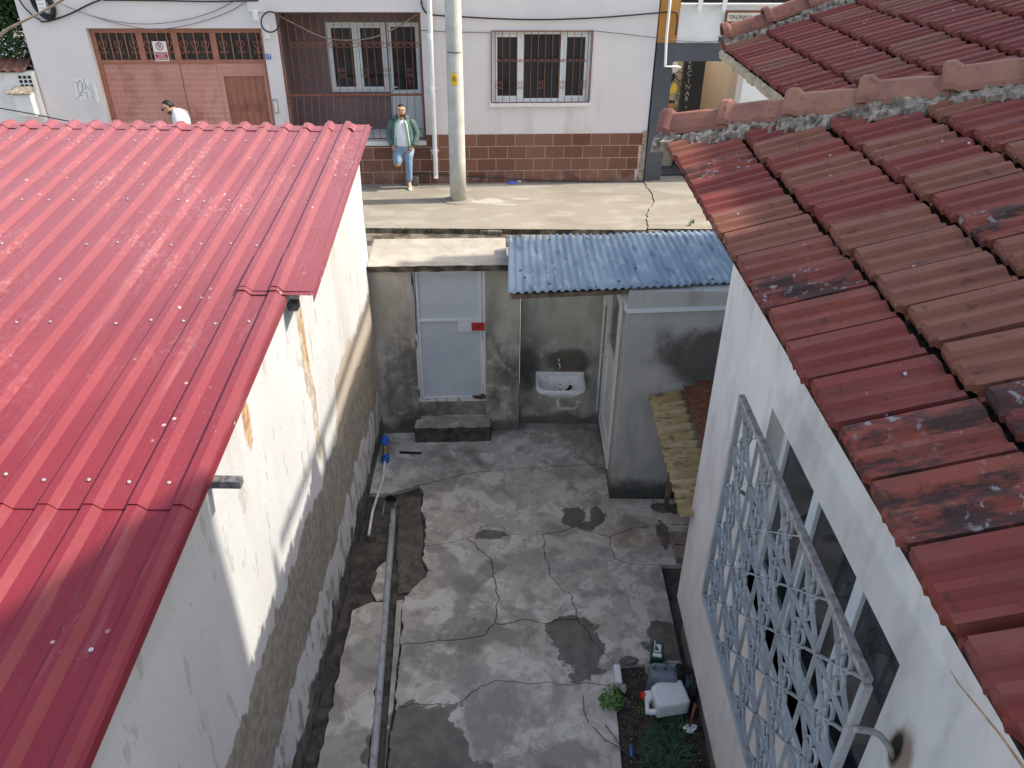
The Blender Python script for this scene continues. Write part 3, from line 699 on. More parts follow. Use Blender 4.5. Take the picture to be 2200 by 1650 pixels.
for gi, g in enumerate(groups):
    x1 = g[0] + PIT - 0.046 if gi else -1.665; x0 = g[-1] - 0.055
    if gi: roof_sheet(g, x0, x1, LAPY - 0.08, 8.62, 0.010 - 0.002 * (gi % 2), 0.010 - 0.002 * (gi % 2), gi * 3.3)
    else: roof_sheet(g, x0, x1, LAPY - 0.08, 8.60, 0.010, 0.010, 1.1, 0.02, -0.03)
    roof_sheet(g, x0, x1, -3.2, LAPY + 0.1, 0.0, 0.002 - 0.002 * (gi % 2), gi * 5.1 + 2, 0.0, 0.02)
roof_sheet(ribs_all[:2], ribs_all[1] - 0.055, -1.47, 5.2, 8.64, 0.022, 0.016, 8.8, 0.0, -0.09)
roof_sheet(ribs_all[:2], ribs_all[1] - 0.05, -1.46, 5.24, 5.8, 0.03, 0.03, 9.8, 0.0, -0.02)
# folded drip edge along the verge
for (ya, yb, xa, xb, l) in ((5.2, 8.62, -1.462, -1.556, 0.02), (-3.2, 5.2, -1.64, -1.662, 0.006)):
    m = MB(); m.loft([[Vector((xa - 0.03, ya, rz_(ya) + l + 0.006)), Vector((xa + 0.004, ya, rz_(ya) + l + 0.004)), Vector((xa + 0.006, ya, rz_(ya) + l - 0.055))],
                      [Vector((xb - 0.03, yb, rz_(yb) + l + 0.006)), Vector((xb + 0.004, yb, rz_(yb) + l + 0.004)), Vector((xb + 0.006, yb, rz_(yb) + l - 0.055))]], closed=False, cap=False)
    m.build('verge_flashing', 'red_metal', shed, solid=0.003)
# ridge capping that follows the ribs
prof = rib_profile(-7.4, -1.53, ribs_all)
m = MB(); m.loft([[Vector((x, y, rz_(8.6) + h * 0.95 + dz + 0.012)) for (x, h) in prof] for (y, dz) in ((8.43, -0.012), (8.50, -0.002), (8.58, 0.0), (8.66, -0.03))], closed=False, cap=False)
m.build('ridge_cap', 'red_metal', shed, solid=0.003)
# screws with washers
ms = MB(); ms.lathe((0, 0, 0), [(0.011, 0), (0.011, 0.003), (0.006, 0.004), (0.006, 0.009)], 10); scr = ms.mesh('screw', 'screw_metal')
rng = random.Random(5)
for yrow, lift in ((8.15, 0.014), (6.75, 0.014), (5.95, 0.014), (4.85, 0.014), (3.33, 0.016), (2.28, 0.006)):
    for i, r in enumerate(ribs_all[:24]):
        if rng.random() < (0.12 if yrow > 7 or abs(yrow - 3.33) < 0.1 else 0.3): continue
        x = r - 0.10 + rng.uniform(-0.01, 0.01); y = yrow + rng.uniform(-0.03, 0.03)
        if x < -6.6 or (yrow < 4 and x < -4.2): continue
        mt = Matrix.Translation((x, y, rz_(y) + lift)) @ Matrix.Rotation(math.atan(RS), 4, 'X')
        inst('screw', scr, shed, mt)
m = MB(); m.bar((-1.9, 3.42, 3.30), (-1.50, 3.42, 3.30), 0.06, 0.05); m.build('purlin', 'grey_timber', shed, bevel=0.004)
m = MB(); m.bar((-2.3, 5.35, 3.44), (-1.62, 5.35, 3.44), 0.09, 0.06); m.build('purlin', 'grey_timber', shed, bevel=0.004)

# ================================================================== YARD WALL WITH METAL DOOR
WR = math.atan2(0.10, 1.78)
yw = thing('yard_wall', 'stained cement yard wall with wide concrete coping beside the red-roofed building', 'wall', (-1.69, 8.48, 0), WR)
D0, D1, DZ0, DZ1 = 0.49, 1.36, 0.48, 2.36
mb = holes(-0.02, 1.785, -0.15, 2.36, [(D0, D1, -0.15, DZ1)], 0.0, 0.25)
mb.box(D0, D1, 0.075, 0.25, -0.15, DZ0)
mb.build('wall', 'yard_render', yw, local=True)
cap = MB(); nx = 26
def capz(x, y): return 2.36 + 0.012 * mnoise.noise(Vector((x * 3, y * 3, 0)))
outl = [Vector((x, -0.13 + 0.03 * mnoise.noise(Vector((x * 7, 2, 0))), 0)) for x in [0.0 + 1.72 * i / nx for i in range(nx + 1)]]
outl = outl + [Vector((1.62, 0.2, 0)), Vector((1.63, 0.72, 0)), Vector((0.0, 0.72, 0))]
m = MB(); n_ = len(outl); m.add([Vector((p.x, p.y, 2.45)) for p in outl] + [Vector((p.x + 0.01, p.y + 0.02, 2.362)) for p in outl], [tuple(range(n_)), tuple(range(n_, 2 * n_))[::-1]]); m.f += [(i, n_ + i, n_ + (i + 1) % n_, (i + 1) % n_) for i in range(n_)]; m.mi += [1] * n_
m.build('coping', ['cap_concrete', 'kerb_face'], yw, local=True, bevel=0.012)
m = MB(); m.box(0, 1.62, 0.3, 0.72, 1.2, 2.358); m.build('retaining_wall', 'yard_render', yw, local=True)
door = part_empty('metal_door', yw); door.location = (0, 0, 0)
m = MB(); fw = 0.035
m.box(D0, D0 + fw, 0.02, 0.09, DZ0, DZ1); m.box(D1 - fw, D1, 0.02, 0.09, DZ0, DZ1); m.box(D0 + fw, D1 - fw, 0.02, 0.09, DZ0, DZ0 + fw); m.box(D0 + fw, D1 - fw, 0.02, 0.09, DZ1 - fw, DZ1)
m.build('frame', 'door_paint', door, local=True, bevel=0.004)
m = MB(); m.box(D0 + fw + 0.004, D1 - fw - 0.004, 0.05, 0.07, DZ0 + fw + 0.004, DZ1 - fw - 0.004); m.build('leaf', 'door_panel_shade', door, local=True)
zr = DZ0 + 0.62 * (DZ1 - DZ0)
m = MB(); a, b = D0 + fw + 0.006, D1 - fw - 0.006
for (x0, x1, z0, z1) in ((a, a + 0.03, DZ0 + 0.04, DZ1 - 0.04), (b - 0.03, b, DZ0 + 0.04, DZ1 - 0.04), (a + 0.03, b - 0.03, DZ0 + 0.04, DZ0 + 0.07), (a + 0.03, b - 0.03, zr, zr + 0.03), (a + 0.03, b - 0.03, DZ1 - 0.07, DZ1 - 0.04)):
    m.box(x0, x1, 0.024, 0.0495, z0, z1)
m.box(b - 0.3, b - 0.03, 0.026, 0.0495, zr - 0.15, zr)
m.build('leaf_rail', 'door_paint', door, local=True, bevel=0.003)
m = MB(); m.box(b - 0.13, b + 0.03, 0.005, 0.0345, zr - 0.125, zr - 0.02); m.lathe((b - 0.05, 0.0, zr - 0.07), [(0.012, 0.005), (0.012, -0.012), (0.004, -0.014)], 10, 'Y', 1); m.build('lock', ['red_lock', 'dark_metal'], door, local=True, bevel=0.004)
for z in (0.62, 1.35, 2.2):
    m = MB(); m.lathe((D0 + 0.005, 0.012, z), [(0.011, -0.05), (0.011, 0.05)], 10); m.build('hinge', 'dark_metal', door, local=True)
m = MB(); m.tube([(D0 + 0.012, 0.0, 2.3), (D0 + 0.03, -0.01, 2.0), (D0 + 0.022, 0.0, 1.5)], 0.006, 6); m.build('cable', 'black_cable', door, local=True)
m = MB()
sp = [Vector((D0 + 0.004, 0.075, 0)), Vector((D1 - 0.004, 0.075, 0)), Vector((D1 - 0.004, -0.004, 0)), Vector((D1 + 0.05, -0.03, 0)), Vector((D1 + 0.06, -0.14, 0)), Vector((D1 + 0.04, -0.22, 0)), Vector((D0 - 0.06, -0.22, 0)), Vector((D0 - 0.06, -0.06, 0)), Vector((D0 - 0.04, -0.004, 0)), Vector((D0 + 0.004, -0.004, 0))]
sp = jitter(sp, 0.012, 0.05, 5.5, True); n_ = len(sp)
m.add([Vector((p.x, p.y, 0.235 + 0.008 * mnoise.noise(p * 6))) for p in sp] + [Vector((p.x, p.y - 0.01, 0.0)) for p in sp], [tuple(range(n_))]); m.f += [(i, n_ + i, n_ + (i + 1) % n_, (i + 1) % n_) for i in range(n_)]; m.mi += [1] * n_
m.build('door_step', ['apron_concrete', 'damp_earth'], yw, local=True, bevel=0.012)

# ================================================================== WASH CORNER AND TOILET BLOCK
tb = thing('toilet_block', 'grey cement outhouse with blue corrugated roof and white plastic door', 'outhouse', (1.17, 7.21, 0))
m = MB(); m.box(0.10, 1.17, 8.75, 8.95, -0.1, 2.62); m.build('back_wall', 'basin_render', tb)
m = MB(); m.box(1.17, 3.3, 7.21, 7.38, -0.1, 2.72); m.build('front_wall', 'block_render', tb, bevel=0.012)
m = MB(); m.box(1.17, 1.32, 7.38, 7.52, -0.1, 2.70); m.box(1.17, 1.32, 8.58, 8.95, -0.1, 2.62); m.box(1.17, 1.32, 7.52, 8.58, -0.1, 0.2); m.box(1.17, 1.32, 7.52, 8.58, 2.5, 2.62); m.build('side_wall', 'plinth_render', tb)
m = MB(); m.box(1.32, 3.3, 8.75, 8.95, -0.1, 2.6); m.box(3.15, 3.3, 7.38, 8.75, -0.1, 2.6); m.build('rear_wall', 'block_render', tb)
dr = part_empty('plastic_door', tb); ORG[dr] = wl(tb)
m = MB(); m.box(1.145, 1.22, 7.52, 7.59, 0.2, 2.5); m.box(1.145, 1.22, 8.51, 8.58, 0.2, 2.5); m.box(1.145, 1.22, 7.59, 8.51, 0.2, 0.27); m.box(1.145, 1.22, 7.59, 8.51, 2.43, 2.5); m.build('frame', 'white_pvc', dr, bevel=0.006)
m = MB(); m.box(1.155, 1.215, 7.593, 7.70, 0.273, 2.427); m.box(1.155, 1.215, 8.40, 8.507, 0.273, 2.427); m.box(1.155, 1.215, 7.70, 8.40, 0.273, 0.4); m.box(1.155, 1.215, 7.70, 8.40, 1.45, 1.58); m.box(1.155, 1.215, 7.70, 8.40, 2.3, 2.427); m.build('leaf', 'white_pvc', dr, bevel=0.006)
m = MB(); m.box(1.18, 1.195, 7.70, 8.40, 0.4, 1.45); m.build('lower_panel', 'white_pvc', dr)
m = MB(); m.box(1.18, 1.19, 7.70, 8.40, 1.58, 2.3); m.build('pane', 'glass', dr)
m = MB(); m.tube([(1.15, 8.46, 1.25), (1.10, 8.46, 1.25), (1.095, 8.38, 1.25)], 0.011, 8); m.box(1.143, 1.155, 8.43, 8.49, 1.15, 1.35); m.build('handle', 'white_pvc', dr, bevel=0.003)
m = MB(); m.box(1.10, 1.17, 8.6, 8.68, 1.85, 2.0); m.build('switch_box', 'white_pvc', tb, bevel=0.008)
m = MB(); m.bar((1.14, 8.72, 0.25), (1.14, 8.72, 2.5), 0.035, 0.03); m.build('cable_duct', 'white_pvc', tb)
m = MB(); a = oy(1340, 668, 7.2); b = oy(1556, 660, 7.2); m.bar((1.16, 7.192, a.z), (2.6, 7.192, b.z + 0.02), 0.034, 0.034); m.build('cable_duct', 'white_pvc', tb)
m = MB(); m.bar((1.155, 7.2, a.z), (1.155, 7.46, a.z + 0.16), 0.03, 0.03); m.build('cable_duct', 'white_pvc', tb)
# blue corrugated sheets
BA, BB = Vector((-0.05, 7.03, 2.76)), Vector((2.6, 7.40, 2.75)); BC, BD = Vector((-0.06, 8.90, 2.62)), Vector((2.6, 9.20, 2.61))
def bpt(u, v): return (BA.lerp(BB, u)).lerp(BC.lerp(BD, u), v)
W = (BB - BA).length; nw = 33
for k, (u0, u1, lift) in enumerate(((0.0, 0.362, 0.0), (0.333, 0.695, 0.003), (0.666, 1.0, 0.0))):
    def fn(u, v):
        uu = u0 + (u1 - u0) * u; p = bpt(uu, v - 0.012 * (k == 1))
        return p + Vector((0, 0, lift + 0.0125 * math.sin(2 * math.pi * nw * uu) + 0.01 * mnoise.noise(Vector((uu * 6, v * 4, 1)))))
    m = MB(); m.grid(fn, int(nw * (u1 - u0) * 8), 10); m.build('roof_sheet', 'blue_sheet', tb, smooth=True, solid=0.0015, fix=False)
m = MB(); m.bar((-0.02, 7.10, 2.70), (1.3, 7.28, 2.69), 0.07, 0.05); m.build('timber_beam', 'old_timber', tb, bevel=0.006)
m = MB(); m.bar((-0.02, 8.86, 2.575), (2.6, 9.14, 2.565), 0.06, 0.04); m.build('timber_beam', 'old_timber', tb, bevel=0.006)
for (x, y) in ((1118, 583), (1128, 598), (1365, 578), (1470, 607), (1530, 602), (1180, 612), (1330, 606), (1180, 517), (1260, 514), (1340, 512), (1410, 508)):
    p = opl(x, y, BA, (BB - BA).cross(BC - BA)); m = MB(); m.lathe((p.x, p.y, p.z + 0.008), [(0.016, 0), (0.014, 0.006), (0.005, 0.008), (0.005, 0.014)], 8); m.build('roof_nail', 'dark_metal', tb)
# hung wash basin
bs = thing('wash_basin', 'white porcelain wash basin hung on the stained wall beside the outhouse', 'basin', (0.62, 8.75, 0.0))
def bring(sx, sy, z, yo=0.0, n=44, r=0.13):
    hx, dep = 0.315 * sx, 0.43 * sy; out = []
    y_back = 8.748 - (0.43 - dep) * 0.55 + yo * 0; r = min(r, hx * 0.9, dep * 0.9)
    pts = []
    for i in range(11): a = -math.pi / 2 * i / 10; pts.append((hx - r + r * math.cos(a), y_back - dep + r + r * math.sin(a)))
    for i in range(11): a = -math.pi / 2 - math.pi / 2 * i / 10; pts.append((-hx + r + r * math.cos(a), y_back - dep + r + r * math.sin(a)))
    rb = 0.012 + (1 - sx) * 0.25
    for i in range(5): a = math.pi - math.pi / 2 * i / 4; pts.append((-hx + rb + rb * math.cos(a), y_back - rb + rb * math.sin(a)))
    for i in range(5): a = math.pi / 2 - math.pi / 2 * i / 4; pts.append((hx - rb + rb * math.cos(a), y_back - rb + rb * math.sin(a)))
    return [Vector((0.62 + p[0], p[1], z)) for p in pts]
m = MB(); bz = 0.80
m.loft([bring(0.45, 0.5, bz - 0.165), bring(0.75, 0.8, bz - 0.13), bring(0.95, 0.95, bz - 0.065), bring(1, 1, bz - 0.05), bring(1, 1, bz - 0.008), bring(0.98, 0.985, bz), bring(0.90, 0.86, bz), bring(0.87, 0.80, bz - 0.015), bring(0.80, 0.68, bz - 0.06), bring(0.62, 0.52, bz - 0.12), bring(0.3, 0.25, bz - 0.14)], cap=True)
m.build('bowl', 'porcelain', bs, smooth=True)
m = MB(); m.box(0.31, 0.93, 8.72, 8.749, bz + 0.001, bz + 0.035); m.build('back_edge', 'porcelain', bs, bevel=0.006)
m = MB(); m.lathe((0.62, 8.58, bz - 0.138), [(0.028, 0), (0.028, 0.004), (0.012, 0.003)], 14); m.build('drain', 'dark_metal', bs)
m = MB(); m.lathe((0.62, 8.60, bz - 0.075), [(0.012, 0), (0.012, 0.004)], 10); m.build('overflow_hole', 'dark_metal', bs)
m = MB(); m.tube([(0.60, 8.56, bz - 0.19), (0.60, 8.56, 0.45), (0.62, 8.56, 0.40), (0.72, 8.60, 0.36), (0.82, 8.65, 0.325), (0.87, 8.70, 0.34), (0.89, 8.75, 0.35)], 0.024, 10); m.lathe((0.89, 8.748, 0.36), [(0.04, 0), (0.04, -0.012), (0.025, -0.02)], 14, 'Y'); m.build('waste_pipe', 'pipe_white', bs, smooth=True)
tp = thing('tap', 'small chrome tap on the wall above the white basin', 'tap', (0.60, 8.75, 1.02))
m = MB(); m.lathe((0.60, 8.749, 1.02), [(0.032, 0), (0.032, -0.01), (0.014, -0.02), (0.014, -0.06)], 14, 'Y'); m.tube([(0.60, 8.69, 1.02), (0.60, 8.64, 1.03), (0.605, 8.61, 1.01), (0.607, 8.605, 0.96)], 0.011, 8); m.build('spout', 'chrome', tp, smooth=True)
m = MB(); m.bar((0.565, 8.68, 1.055), (0.635, 8.68, 1.055), 0.012, 0.012); m.tube([(0.60, 8.68, 1.02), (0.60, 8.68, 1.055)], 0.007, 8); m.build('tap_handle', 'chrome', tp)
m = MB(); p0 = (0.70, 8.56, bz - 0.125)
m.tube([(0.68, 8.54, bz - 0.12), (0.72, 8.55, bz - 0.115), (0.745, 8.57, bz - 0.108), (0.755, 8.60, bz - 0.10), (0.74, 8.615, bz - 0.10)], [0.006, 0.014, 0.02, 0.022, 0.01], 8)
tag(m.build('rubber_plug', 'rubber', smooth=True), 'black rubber plug lying in the white basin', 'plug')
# sheets leaning beside the block
yz = 1.48
ys_ = thing('corrugated_panel', 'yellowed corrugated plastic panel beside the grey outhouse wall', 'panel', (1.65, 6.2, 0))
def yfn(u, v):
    x = 1.48 + 0.36 * u; y = 5.22 + (7.19 - 5.22) * v
    return Vector((x, y + 0.02 * mnoise.noise(Vector((u * 4, 1, 0))), yz + 0.08 * u + 0.028 * math.sin(2 * math.pi * 14 * v) + 0.01 * mnoise.noise(Vector((u * 3, v * 9, 2)))))
m = MB(); m.grid(yfn, 6, 14 * 8); m.build('panel_sheet', 'yellow_sheet', ys_, smooth=True, solid=0.004, fix=False)
for (px_, py_) in ((1.80, 5.5), (1.80, 7.0)):
    m = MB(); m.box(px_ - 0.025, px_ + 0.025, py_ - 0.025, py_ + 0.025, -0.05, yz - 0.03); m.build('support_post', 'old_timber', ys_)
rs_ = MB(); rs_.prism([(1.83, 5.7, 1.60), (2.6, 5.7, 1.66), (2.6, 7.2, 1.70), (1.99, 7.19, 1.66), (1.93, 7.12, 1.64), (1.84, 7.17, 1.62)], (0, 0, 0.006))
tag(rs_.build('rusty_sheet', 'rust'), 'dark rusty metal sheet behind the yellowed corrugated panel', 'metal sheet')
for (x, y, dz) in ((1442, 1160, 0.0), (1450, 1190, 0.01)):
    p = oz(x, y, 0.05); m = MB(); m.box(p.x, p.x + 0.22, p.y - 0.1, p.y + 0.1, 0.0, 0.09)
    tag(m.build('loose_brick', 'stone', bevel=0.01), 'loose block on the ground at the ' + ('far end' if dz == 0 else 'near end') + ' of the gap under the yellowed panel', 'brick', 'blocks under the panel')
# ================================================================== TILED HOUSE ON THE RIGHT
hs = thing('tiled_house', 'pale rendered house on the right with grey window grille and worn red tile roof', 'house', (3.5, 2.0, 0))
HX, HY = 1.60, 5.32
WY0, WY1, WZ0, WZ1 = 2.13, 4.03, 2.15, 3.43
mb = MB()
def hwall(ya, yb, za, zb): mb.box(HX, HX + 0.22, ya, yb, za, zb)
hwall(-3, WY0, 0.4, 4.75); hwall(WY1, HY, 0.4, 4.75); hwall(WY0, WY1, 0.4, WZ0); hwall(WY0, WY1, WZ1, 4.75)
mb.box(HX + 0.22, 7.0, HY - 0.22, HY, 0.4, 4.75)
mb.build('wall', 'house_render', hs)
m = MB(); m.box(HX + 0.07, 7.0, -3, HY - 0.08, -0.1, 0.398); m.build('plinth', 'plinth_render', hs, bevel=0.02)
wd = part_empty('window', hs); ORG[wd] = wl(hs)
m = MB(); fx0, fx1 = HX + 0.11, HX + 0.17
cols = [WY0, WY0 + 0.62, WY0 + 1.28, WY1]
m.box(fx0, fx1, WY0, WY1, WZ0, WZ0 + 0.06); m.box(fx0, fx1, WY0, WY1, WZ1 - 0.06, WZ1)
for y in cols: 
    a, b = (y, y + 0.07) if y == WY0 else ((y - 0.07, y) if y == WY1 else (y - 0.045, y + 0.045)); m.box(fx0 - 0.002, fx1 + 0.002, a, b, WZ0 + 0.06, WZ1 - 0.06)
m.build('frame', 'white_pvc', wd, bevel=0.006)
for i, (a, b) in enumerate(zip(cols, cols[1:])):
    m = MB(); m.box(fx0 + 0.025, fx0 + 0.033, a + 0.045, b - 0.045, WZ0 + 0.06, WZ1 - 0.06); m.build('pane', 'glass', wd)
m = MB()
m.grid(lambda u, v: Vector((HX + 0.26 + 0.03 * math.sin(u * 46), WY0 - 0.1 + 2.1 * u, WZ0 - 0.1 + 1.5 * v)), 90, 2); m.build('curtain', 'curtain', wd)
m = MB(); m.box(HX - 0.03, HX + 0.11, WY0 - 0.04, WY1 + 0.04, WZ0 - 0.03, WZ0); m.build('sill', 'white_paint', wd, bevel=0.004)
# grille standing off the wall
GX = 1.30
gr = part_empty('window_grille', hs); ORG[gr] = wl(hs)
GY0, GY1, GZ0, GZ1 = 1.85, 3.73, 2.13, 3.69
m = MB(); m.bar((GX, GY0, GZ1), (GX, GY1 + 0.02, GZ1), 0.034, 0.03, (0, 0, 1)); m.build('top_rail', 'grille_rust', gr, bevel=0.003)
m = MB(); m.bar((GX, GY0, GZ0), (GX, GY1, GZ0), 0.04, 0.03, (0, 0, 1)); m.build('bottom_rail', 'grille_paint', gr, bevel=0.003)
for y in (GY0, GY1):
    m = MB(); m.bar((GX, y, GZ0 + 0.015), (GX, y, GZ1 - 0.016), 0.036, 0.03, (0, 1, 0)); m.build('side_rail', 'grille_paint', gr, bevel=0.003)
NC = 5; cy_, cz_ = (GY1 - GY0) / NC, (GZ1 - GZ0) / NC
SW, ST = 0.022, 0.005
for i in range(1, NC):
    m = MB(); m.bar((GX, GY0 + i * cy_, GZ0), (GX, GY0 + i * cy_, GZ1), SW, ST, (0, 1, 0)); m.build('upright_bar', 'grille_paint', gr)
    m = MB(); m.bar((GX + 0.002, GY0, GZ0 + i * cz_), (GX + 0.002, GY1, GZ0 + i * cz_), SW, ST, (0, 0, 1)); m.build('cross_bar', 'grille_paint', gr)
for s in (1, -1):
    for k in range(-NC + 1, NC):
        i0, i1 = max(0, k), min(NC, NC + k)
        a = (GX + 0.001 * s, GY0 + i0 * cy_, (GZ0 if s > 0 else GZ1) + s * (i0 - k) * cz_); b = (GX + 0.001 * s, GY0 + i1 * cy_, (GZ0 if s > 0 else GZ1) + s * (i1 - k) * cz_)
        m = MB(); m.bar(a, b, SW, ST * 0.8, (0, -s * cz_, cy_)); m.build('diagonal_bar', 'grille_paint', gr)
ms = MB()
for sy in (-1, 1):
    for sz in (-1, 1):
        ring = []
        for k in range(16):
            a = 2 * math.pi * k / 16; y = sy * 0.031 + 0.0295 * math.cos(a); z = sz * 0.062 + 0.059 * math.sin(a)
            ring.append([Vector((-0.01, y, z)), Vector((0.01, y, z))])
        ms.loft(ring + [ring[0]], closed=False, cap=False)
rosette = ms.mesh('scroll', 'grille_paint', smooth=True, fix=False)
for i in range(NC):
    for j in range(NC):
        o = inst('scroll', rosette, gr, Matrix.Translation((GX, GY0 + (i + 0.5) * cy_, GZ0 + (j + 0.5) * cz_)))
        md = o.modifiers.new('solid', 'SOLIDIFY'); md.thickness = 0.003
bk = [ox(1838, 1566, GX), ox(1876, 1572, 1.42), ox(1892, 1580, 1.47), ox(1912, 1606, 1.56), ox(1922, 1632, HX + 0.02)]
for (dy, dz) in ((0, 0), (GY1 - GY0 - 0.02, -0.35), (0, -1.0)):
    m = MB(); m.tube([q + Vector((0, dy, dz)) for q in bk], 0.013, 8); m.build('bracket', 'grille_paint', gr, smooth=True)

# ---- tiles
PT = R(20.0); TW, TL = 0.277, 0.4425
def tile_mesh(name, mats):
    prof = [(0.0, 0.0), (0.012, 0.032), (0.05, 0.04), (0.25, 0.039), (0.33, 0.018), (0.42, 0.016), (0.48, 0.033), (0.58, 0.032), (0.65, 0.013), (0.75, 0.011), (0.81, 0.027), (0.905, 0.023), (0.925, -0.02), (1.01, -0.022)]
    m = MB(); rows = []
    for (a, hs_, dz) in ((0.0, 0.72, -0.008), (0.012, 1.0, 0.0), (0.30, 1.0, 0.0), (TL - 0.025, 1.0, 0.0), (TL - 0.014, 0.5, -0.018), (TL + 0.05, 0.3, -0.028)):
        rows.append([Vector((a + ((0.02 if t < 0.03 else (0.015 if t > 0.9 else 0.004 * math.sin(t * 40))) if a == 0 else 0), -t * TW, h * hs_ + dz)) for (t, h) in prof])
    m.loft(rows[:5], closed=False, cap=False); m.loft(rows[4:], closed=False, cap=False, mi=1)
    lip = [Vector((p.x + 0.002, p.y, p.z - 0.026)) for p in rows[0]]; n0 = len(m.v)
    m.loft([lip, rows[0]], closed=False, cap=False)
    back = [Vector((p.x, p.y, p.z - 0.022)) for p in [r[-1] for r in rows]]; m.loft([back, [r[-1] for r in rows]], closed=False, cap=False)
    fr = [Vector((p.x, p.y, p.z - 0.02)) for p in [r[0] for r in rows]]; m.loft([[r[0] for r in rows], fr], closed=False, cap=False)
    return m.mesh(name, mats, fix=False)
TM = tile_mesh('tile', ['roof_tile', 'moss_gap_shade']); TMM = tile_mesh('tile', ['roof_tile_mossy', 'moss_gap_shade'])
def tile_matrix(p, rng, pt=PT):
    a = pt - R(4.3) + rng.uniform(-0.012, 0.012)
    X = Vector((math.cos(a), 0, math.sin(a))); Y = Vector((rng.uniform(-0.012, 0.012), 1, rng.uniform(-0.012, 0.012))).normalized(); X = (X - Y * X.dot(Y)).normalized(); Z = X.cross(Y)
    mt = Matrix((X, Y, Z)).transposed().to_4x4(); mt.translation = Vector(p) + Z * 0.032; return mt
def tiled(parent, EX, EZ, y_seam, y_lo, y_hi, courses, inside, mossy, seed):
    rf = MB(); rng = random.Random(seed)
    L = (courses + 1) * TL
    rf.prism([(EX + 0.03, y_lo - 0.3, EZ - 0.03), (EX + 0.03, y_hi, EZ - 0.03), (EX + L * math.cos(PT), y_hi, EZ - 0.03 + L * math.sin(PT)), (EX + L * math.cos(PT), y_lo - 0.3, EZ - 0.03 + L * math.sin(PT))], (0, 0, -0.03))
    roof = rf.build('roof', 'moss_gap_shade', parent)
    for c_ in range(courses):
        n = 0; y = y_seam
        while y < y_hi + TW: y += TW
        while y > y_lo:
            px = EX + c_ * TL * math.cos(PT); pz = EZ + c_ * TL * math.sin(PT); yy = y + rng.uniform(-0.006, 0.006)
            if inside(px + 0.15, yy - TW / 2, c_):
                inst('tile', TMM if (c_, round((y_seam - y) / TW)) in mossy or (mossy and rng.random() < 0.03) else TM, roof, tile_matrix((px + rng.uniform(-0.01, 0.008), yy, pz), rng))
            y -= TW
    return roof
def hip_y(x): return 5.67 + (4.46 - 5.67) * (x - 1.03) / (2.7 - 1.03)
mossy1 = {(0, -1 - 2 + 0): 1}
mossy1 = {(0, -3), (0, 1), (0, 2), (1, -3 + 4), (2, -3), (1, 3)}
roof1 = tiled(hs, 1.05, 4.60, 2.343, -0.6, 5.75, 7, lambda x, y, c_: y < hip_y(x) + 0.10, mossy1, 11)
roof1.data.materials[0] = M['moss_gap_shade']
# trim the underlay at the hip
me = MB(); Lx = 8 * TL * math.cos(PT)
hipz = lambda x: 4.57 + (x - 1.05) * math.tan(PT)
xs = [1.08, 1.6, 2.2, 2.9, 3.6, 4.5]
me.add([Vector((x, hip_y(x), hipz(x))) for x in xs] + [Vector((x, -0.9, hipz(x))) for x in xs], [(i, i + 1, len(xs) + i + 1, len(xs) + i) for i in range(len(xs) - 1)])
roof1.data = me.mesh('roof', 'moss_gap_shade', wl(hs)); 
for p in roof1.data.vertices: pass
md = roof1.modifiers.new('solid', 'SOLIDIFY'); md.thickness = 0.03
# far hip face
m = MB(); hp = [Vector((x, hip_y(x), hipz(x) + 0.01)) for x in xs]
m.add([hp[0], hp[-1], Vector((9, hp[-1].y, hp[-1].z)), Vector((9, 5.70, 4.56)), Vector((1.08, 5.69, 4.56))], [(0, 1, 2, 3, 4)]); m.build('rear_slope', 'roof_tile', hs)
# hip tiles set in mortar
def ridge_mesh():
    m = MB(); L = 0.50; rows = []
    for (a, s, lift) in ((0.0, 1.1, 0.024), (0.01, 1.14, 0.03), (0.045, 1.14, 0.028), (0.08, 1.02, 0.003), (0.30, 1.0, 0.0), (L, 0.9, -0.012)):
        rows.append([Vector((a, q * 0.096 * s, 0.88 * h * s + lift)) for q, h in ((-1.06, -0.03), (-1.0, 0.0), (-0.62, 0.048), (-0.26, 0.088), (-0.18, 0.092), (0.18, 0.092), (0.26, 0.088), (0.62, 0.048), (1.0, 0.0), (1.06, -0.03))])
    m.loft(rows, closed=False, cap=False); me = m.mesh('hip_tile', 'ridge_tile', fix=False); return me
RM = ridge_mesh()
def hip_line(parent, pts, seed, step=0.44):
    rng = random.Random(seed)
    a, b = Vector(pts[0]), Vector(pts[1]); d = (b - a); L = d.length; d.normalize()
    side = d.cross(Vector((0, 0, 1))).normalized(); up = side.cross(d).normalized()
    mm = MB(); rows = []
    for i in range(int(L / 0.022) + 1):
        p = a + d * (0.07 + i * 0.022); row = []
        for (q, h) in ((-0.19, -0.05), (-0.165, 0.0), (-0.135, 0.02), (-0.09, 0.04), (0, 0.055), (0.09, 0.04), (0.135, 0.02), (0.165, 0.0), (0.19, -0.05)):
            k = 0.035 * mnoise.noise(Vector((i * 0.29 + seed, q * 30, 0.5))) + 0.035 * mnoise.noise(Vector((i * 0.83, q * 60, seed))) + 0.02 * mnoise.noise(Vector((i * 1.9, q * 90, seed)))
            row.append(p + side * (q * (1.15 + 6 * k) + k * 0.5) + up * (h + 0.6 * k))
        rows.append(row)
    mm.loft(rows, closed=False, cap=False); mm.build('mortar', 'mortar', parent, fix=False)
    k = 0; s = 0.10
    while s < L:
        t = Matrix.Rotation(rng.uniform(-0.05, 0.05), 4, 'Z') @ Matrix.Rotation(rng.uniform(-0.02, 0.05), 4, 'Y')
        mt = Matrix((d, -side, up)).transposed().to_4x4(); mt.translation = a + d * s + up * (0.055 + rng.uniform(0, 0.012))
        o = inst('hip_tile', RM, parent, mt @ t); md = o.modifiers.new('solid', 'SOLIDIFY'); md.thickness = 0.016
        s += step
